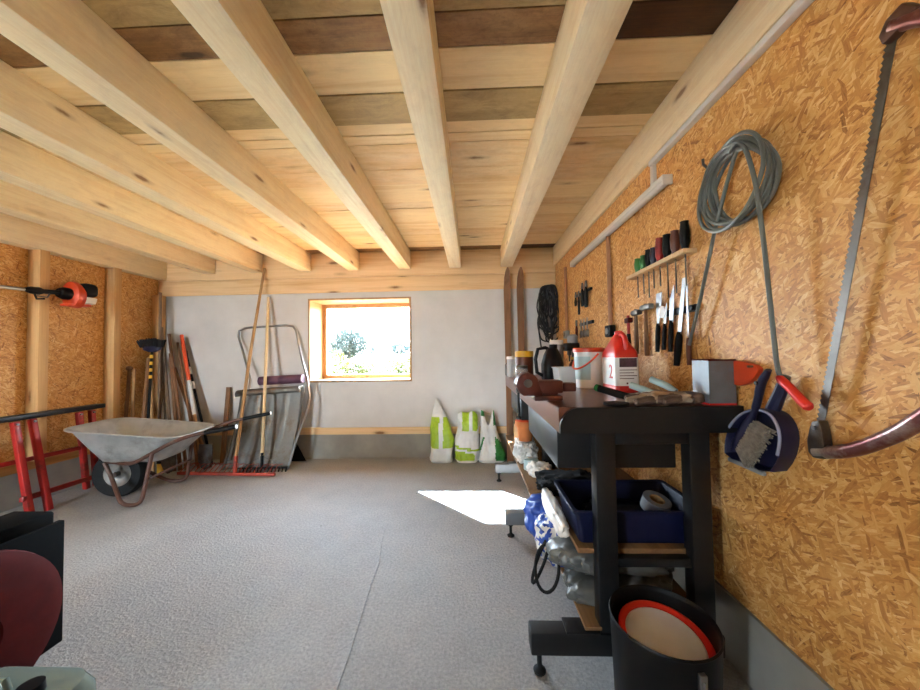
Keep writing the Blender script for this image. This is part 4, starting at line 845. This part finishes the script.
# ------------------------------------------------------------------ foreground machine and canister
MACHB = simple('matt_black_sheet', '#080808', .8, var=.2, spec=.08)
mc = thing('garden_machine', 'black garden machine with large dark red side disc', 'machine', (-1.9, 1.05, 0))
MB().box((-2.25, .70, .06), (-1.685, 1.34, .53), .01).build('housing', MACHB, mc)
MB().box((-1.70, .68, .07), (-1.675, 1.352, .553), .004).build('side_plate', MACHB, mc)
MB().lathe([(0, 0), (.285, 0), (.29, .012), (.285, .03), (.24, .045), (.10, .05), (.09, .03), (0, .03)], (-1.676, 1.04, .275), (1, 0, 0), 56).build('disc', REDD, mc)
MB().lathe([(0, 0), (.04, 0), (.04, .03), (.02, .045), (0, .045)], (-1.64, 1.04, .275), (1, 0, 0), 20).build('hub', STEELD, mc)
MB().box((-1.86, 1.15, .53), (-1.69, 1.33, .60), .01).build('engine_block', MACHB, mc)
MB().lathe([(0, 0), (.05, 0), (.055, .09), (.03, .12), (0, .12)], (-1.92, 1.2, .53), n=20).build('filter_cup', JAR, mc)
for y in (.8, 1.25): MB().lathe([(0, -.03), (.05, -.03), (.06, -.015), (.06, .015), (.05, .03), (0, .03)], (-1.95, y, .06), (1, 0, 0), 22).build('wheel', BLACKR, mc)
cn = thing('fuel_canister', 'grey-green translucent canister with black cap in front of the garden machine', 'canister', (-1.35, .95, 0))
MB().loft([rrect(-1.42, 1.03, z, sx, sy, r) for z, sx, sy, r in ((0, .38, .2, .04), (.01, .40, .22, .05), (.16, .40, .22, .06), (.2, .37, .19, .07), (.215, .3, .13, .06))]).build('body', CANM, cn)
MB().lathe([(0, 0), (.03, 0), (.032, .006), (.03, .03), (0, .032)], (-1.325, 1.02, .213), n=22).build('cap', BLACKP, cn)
MB().tube([(-1.53, 1.03, .205), (-1.52, 1.03, .24), (-1.42, 1.03, .24), (-1.41, 1.03, .205)], .012, 10).build('handle', CANM, cn)

cn.location.y -= .03
# ------------------------------------------------------------------ outside
def terrain():
    b = MB(); g = []
    for i in range(41):
        y = 4.4 + (i / 40) ** 2 * 155; r = []
        for k in range(41):
            x = -90 + 180 * k / 40; z = -.15 + max(0, y - 14) * .018 + .15 * noise.noise(V((x * .1, y * .1, 0))) * min(1, max(0, y - 10) / 20); r.append(b.b.verts.new((x, y, z)))
        g.append(r)
    for r0, r1 in zip(g, g[1:]):
        for k in range(40): b.b.faces.new((r0[k], r0[k + 1], r1[k + 1], r1[k]))
    return b
m = NT('meadow'); vv = m.coords((.25, 1, 1), rnd=False); nn = m.noise(vv, .16, 4); m.col(m.ramp(nn, [(.38, S('#2a321a')), (.5, S('#4a3a28')), (.6, S('#4a5224'))])); m.p.inputs['Roughness'].default_value = .9
struct('ground_field', terrain(), m.m)
m = NT('gravel'); m.col(m.ramp(m.noise(m.coords((1, 1, 1), rnd=False), 30, 5), [(.3, S('#b9b3a8')), (.7, S('#d8d3c8'))])); m.p.inputs['Roughness'].default_value = .9
struct('ground_yard', MB().box((-40, -40, -.4), (40, YR - .2, -.16)), m.m, smooth=False)
def foliage(c, d, n, sz, seed):
    rnd = random.Random(seed); b = MB(); c = V(c)
    for k in range(n):
        while 1:
            p = V((rnd.uniform(-1, 1), rnd.uniform(-1, 1), rnd.uniform(-1, 1)))
            if .35 < p.length < 1: break
        w = 1 + .25 * noise.noise(p * 2.2 + V((seed, 0, 0)))
        q = c + V((p.x * d[0], p.y * d[1], p.z * d[2])) * w / 2; e = Matrix.Rotation(rnd.uniform(0, 6.28), 3, V((rnd.uniform(-1, 1), rnd.uniform(-1, 1), rnd.uniform(-1, 1))).normalized()); s = sz * rnd.uniform(.6, 1.3)
        b.b.faces.new([b.b.verts.new(q + e @ V(v) * s) for v in ((-.5, 0, 0), (0, -.28, .08), (.5, 0, 0), (0, .28, .08))])
    return b
LF = [leafmat('leaf_grey_green', '#1e2824', '#28322a'), leafmat('leaf_haze_blue', '#2a383a', '#34403e'), leafmat('leaf_yellow_green', '#2c3409', '#3d3d0c')]  # blue tint puts haze and glare into the far trees' leaf colour
def tree(label, x, y, z, w, h, n, sz, m, seed, th=.6):
    t = thing('tree', label, 'tree', (x, y, z), 'trees seen through the window')
    foliage((x, y, z + h * .58), (w, w, h * .85), n, sz, seed).build('crown', m, t, smooth=False)
    MB().tube([(x, y, z - .3), (x + .1, y, z + h * .3), (x, y, z + h * .6)], [w * .06, w * .045, w * .02], 8).build('trunk', HANDLE[3], t)
def at(px, d): return (px - 472) / 340 * d
tree('large round tree standing alone in the window view', at(347, 42), 42, .2, 4.6, 4.6, 7000, .27, LF[0], 1)
tree('small tree just right of the large round tree', at(375, 60), 60, .8, 4.0, 3.2, 2400, .3, LF[1], 2)
tree('low haze-blue tree farthest from the large round tree', at(400, 66), 66, .8, 4.6, 3.4, 3000, .3, LF[1], 3)
tree('distant low tree behind the large round tree', at(330, 80), 80, 1.2, 5, 2.4, 1200, .4, LF[1], 4)
for k, (px, dd, w, h, l) in enumerate(((334, 19, 1.2, 1.5, 'yellow-green bush below the large round tree'), (352, 20, 1.1, 1.1, 'second yellow-green bush from the window jamb'), (372, 22, 1.5, .8, 'low yellow-green bush in the middle of the window'), (391, 19, 1.3, 1.0, 'yellow-green bush between the low middle bush and the last bush'), (407, 18, 1.2, 1.25, 'yellow-green bush at the window edge nearest the sacks'))):
    t = foliage((at(px, dd), dd, -.05 + h / 2), (w * 1.3, w, h * 1.2), 900, .16, 20 + k).build('bush', LF[2], org=(at(px, dd), dd, 0), smooth=False); tag(t, l, 'bush', 'bushes outside the window')

# ------------------------------------------------------------------ light, world, camera
sc_ = bpy.context.scene
wd_ = bpy.data.worlds.new('sky'); sc_.world = wd_; wd_.use_nodes = True; nt = wd_.node_tree; bg = nt.nodes['Background']
tc = nt.nodes.new('ShaderNodeTexCoord'); sx = nt.nodes.new('ShaderNodeSeparateXYZ'); nt.links.new(tc.outputs['Generated'], sx.inputs[0])
rp = nt.nodes.new('ShaderNodeValToRGB'); e = rp.color_ramp.elements; e[0].position = .0; e[0].color = (.72, .87, 1, 1); e[1].position = .7; e[1].color = (.58, .78, 1, 1); nt.links.new(sx.outputs['Z'], rp.inputs[0]); nt.links.new(rp.outputs[0], bg.inputs['Color'])
bg.inputs['Strength'].default_value = 28.0
su = bpy.data.lights.new('sun', 'SUN'); su.energy = 180; su.color = (.84, .92, 1); su.angle = math.radians(.6)
so = bpy.data.objects.new('sun', su); C.objects.link(so); so.rotation_euler = V((1.07, -1.044, -1)).to_track_quat('-Z', 'Y').to_euler()
def portal(n, loc, rot, w, h):
    l = bpy.data.lights.new(n, 'AREA'); l.shape = 'RECTANGLE'; l.size = w; l.size_y = h; l.cycles.is_portal = True
    o = bpy.data.objects.new(n, l); C.objects.link(o); o.location = loc; o.rotation_euler = rot
portal('window_portal', ((WX0 + WX1) / 2, 4.42, (WZ0 + WZ1) / 2), (-PI / 2, 0, 0), WX1 - WX0, WZ1 - WZ0)
portal('doorway_portal', ((DX - 3.3) / 2, YR - .27, 1.07), (PI / 2, 0, 0), DX + 3.3, 2.15)
F, PX, PY, VX, VY, ROLL = 340, 460, 345, 472, 355, math.radians(.9)
yaw = math.atan((VX - PX) / F); pit = math.atan((VY - PY) / F)
f0 = V((-math.sin(yaw) * math.cos(pit), math.cos(yaw) * math.cos(pit), math.sin(pit))); r0 = V((math.cos(yaw), math.sin(yaw), 0)); u0 = r0.cross(f0)
rr = r0 * math.cos(ROLL) - u0 * math.sin(ROLL); uu = r0 * math.sin(ROLL) + u0 * math.cos(ROLL)
cam = bpy.data.cameras.new('camera'); cam.sensor_width = 36; cam.lens = F / 920 * 36; cam.clip_start = .05; cam.clip_end = 500
co = bpy.data.objects.new('camera', cam); C.objects.link(co); mt = Matrix((rr, uu, -f0)).transposed().to_4x4(); mt.translation = (0, 0, 1.2); co.matrix_world = mt
sc_.camera = co
vs = sc_.view_settings; vs.view_transform = 'Standard'; vs.look = 'None'; vs.gamma = 1; vs.use_curve_mapping = False; vs.exposure = 1.3
sc_.cycles.use_denoising = True; sc_.cycles.max_bounces = 10; sc_.cycles.diffuse_bounces = 6; sc_.cycles.sample_clamp_indirect = 8
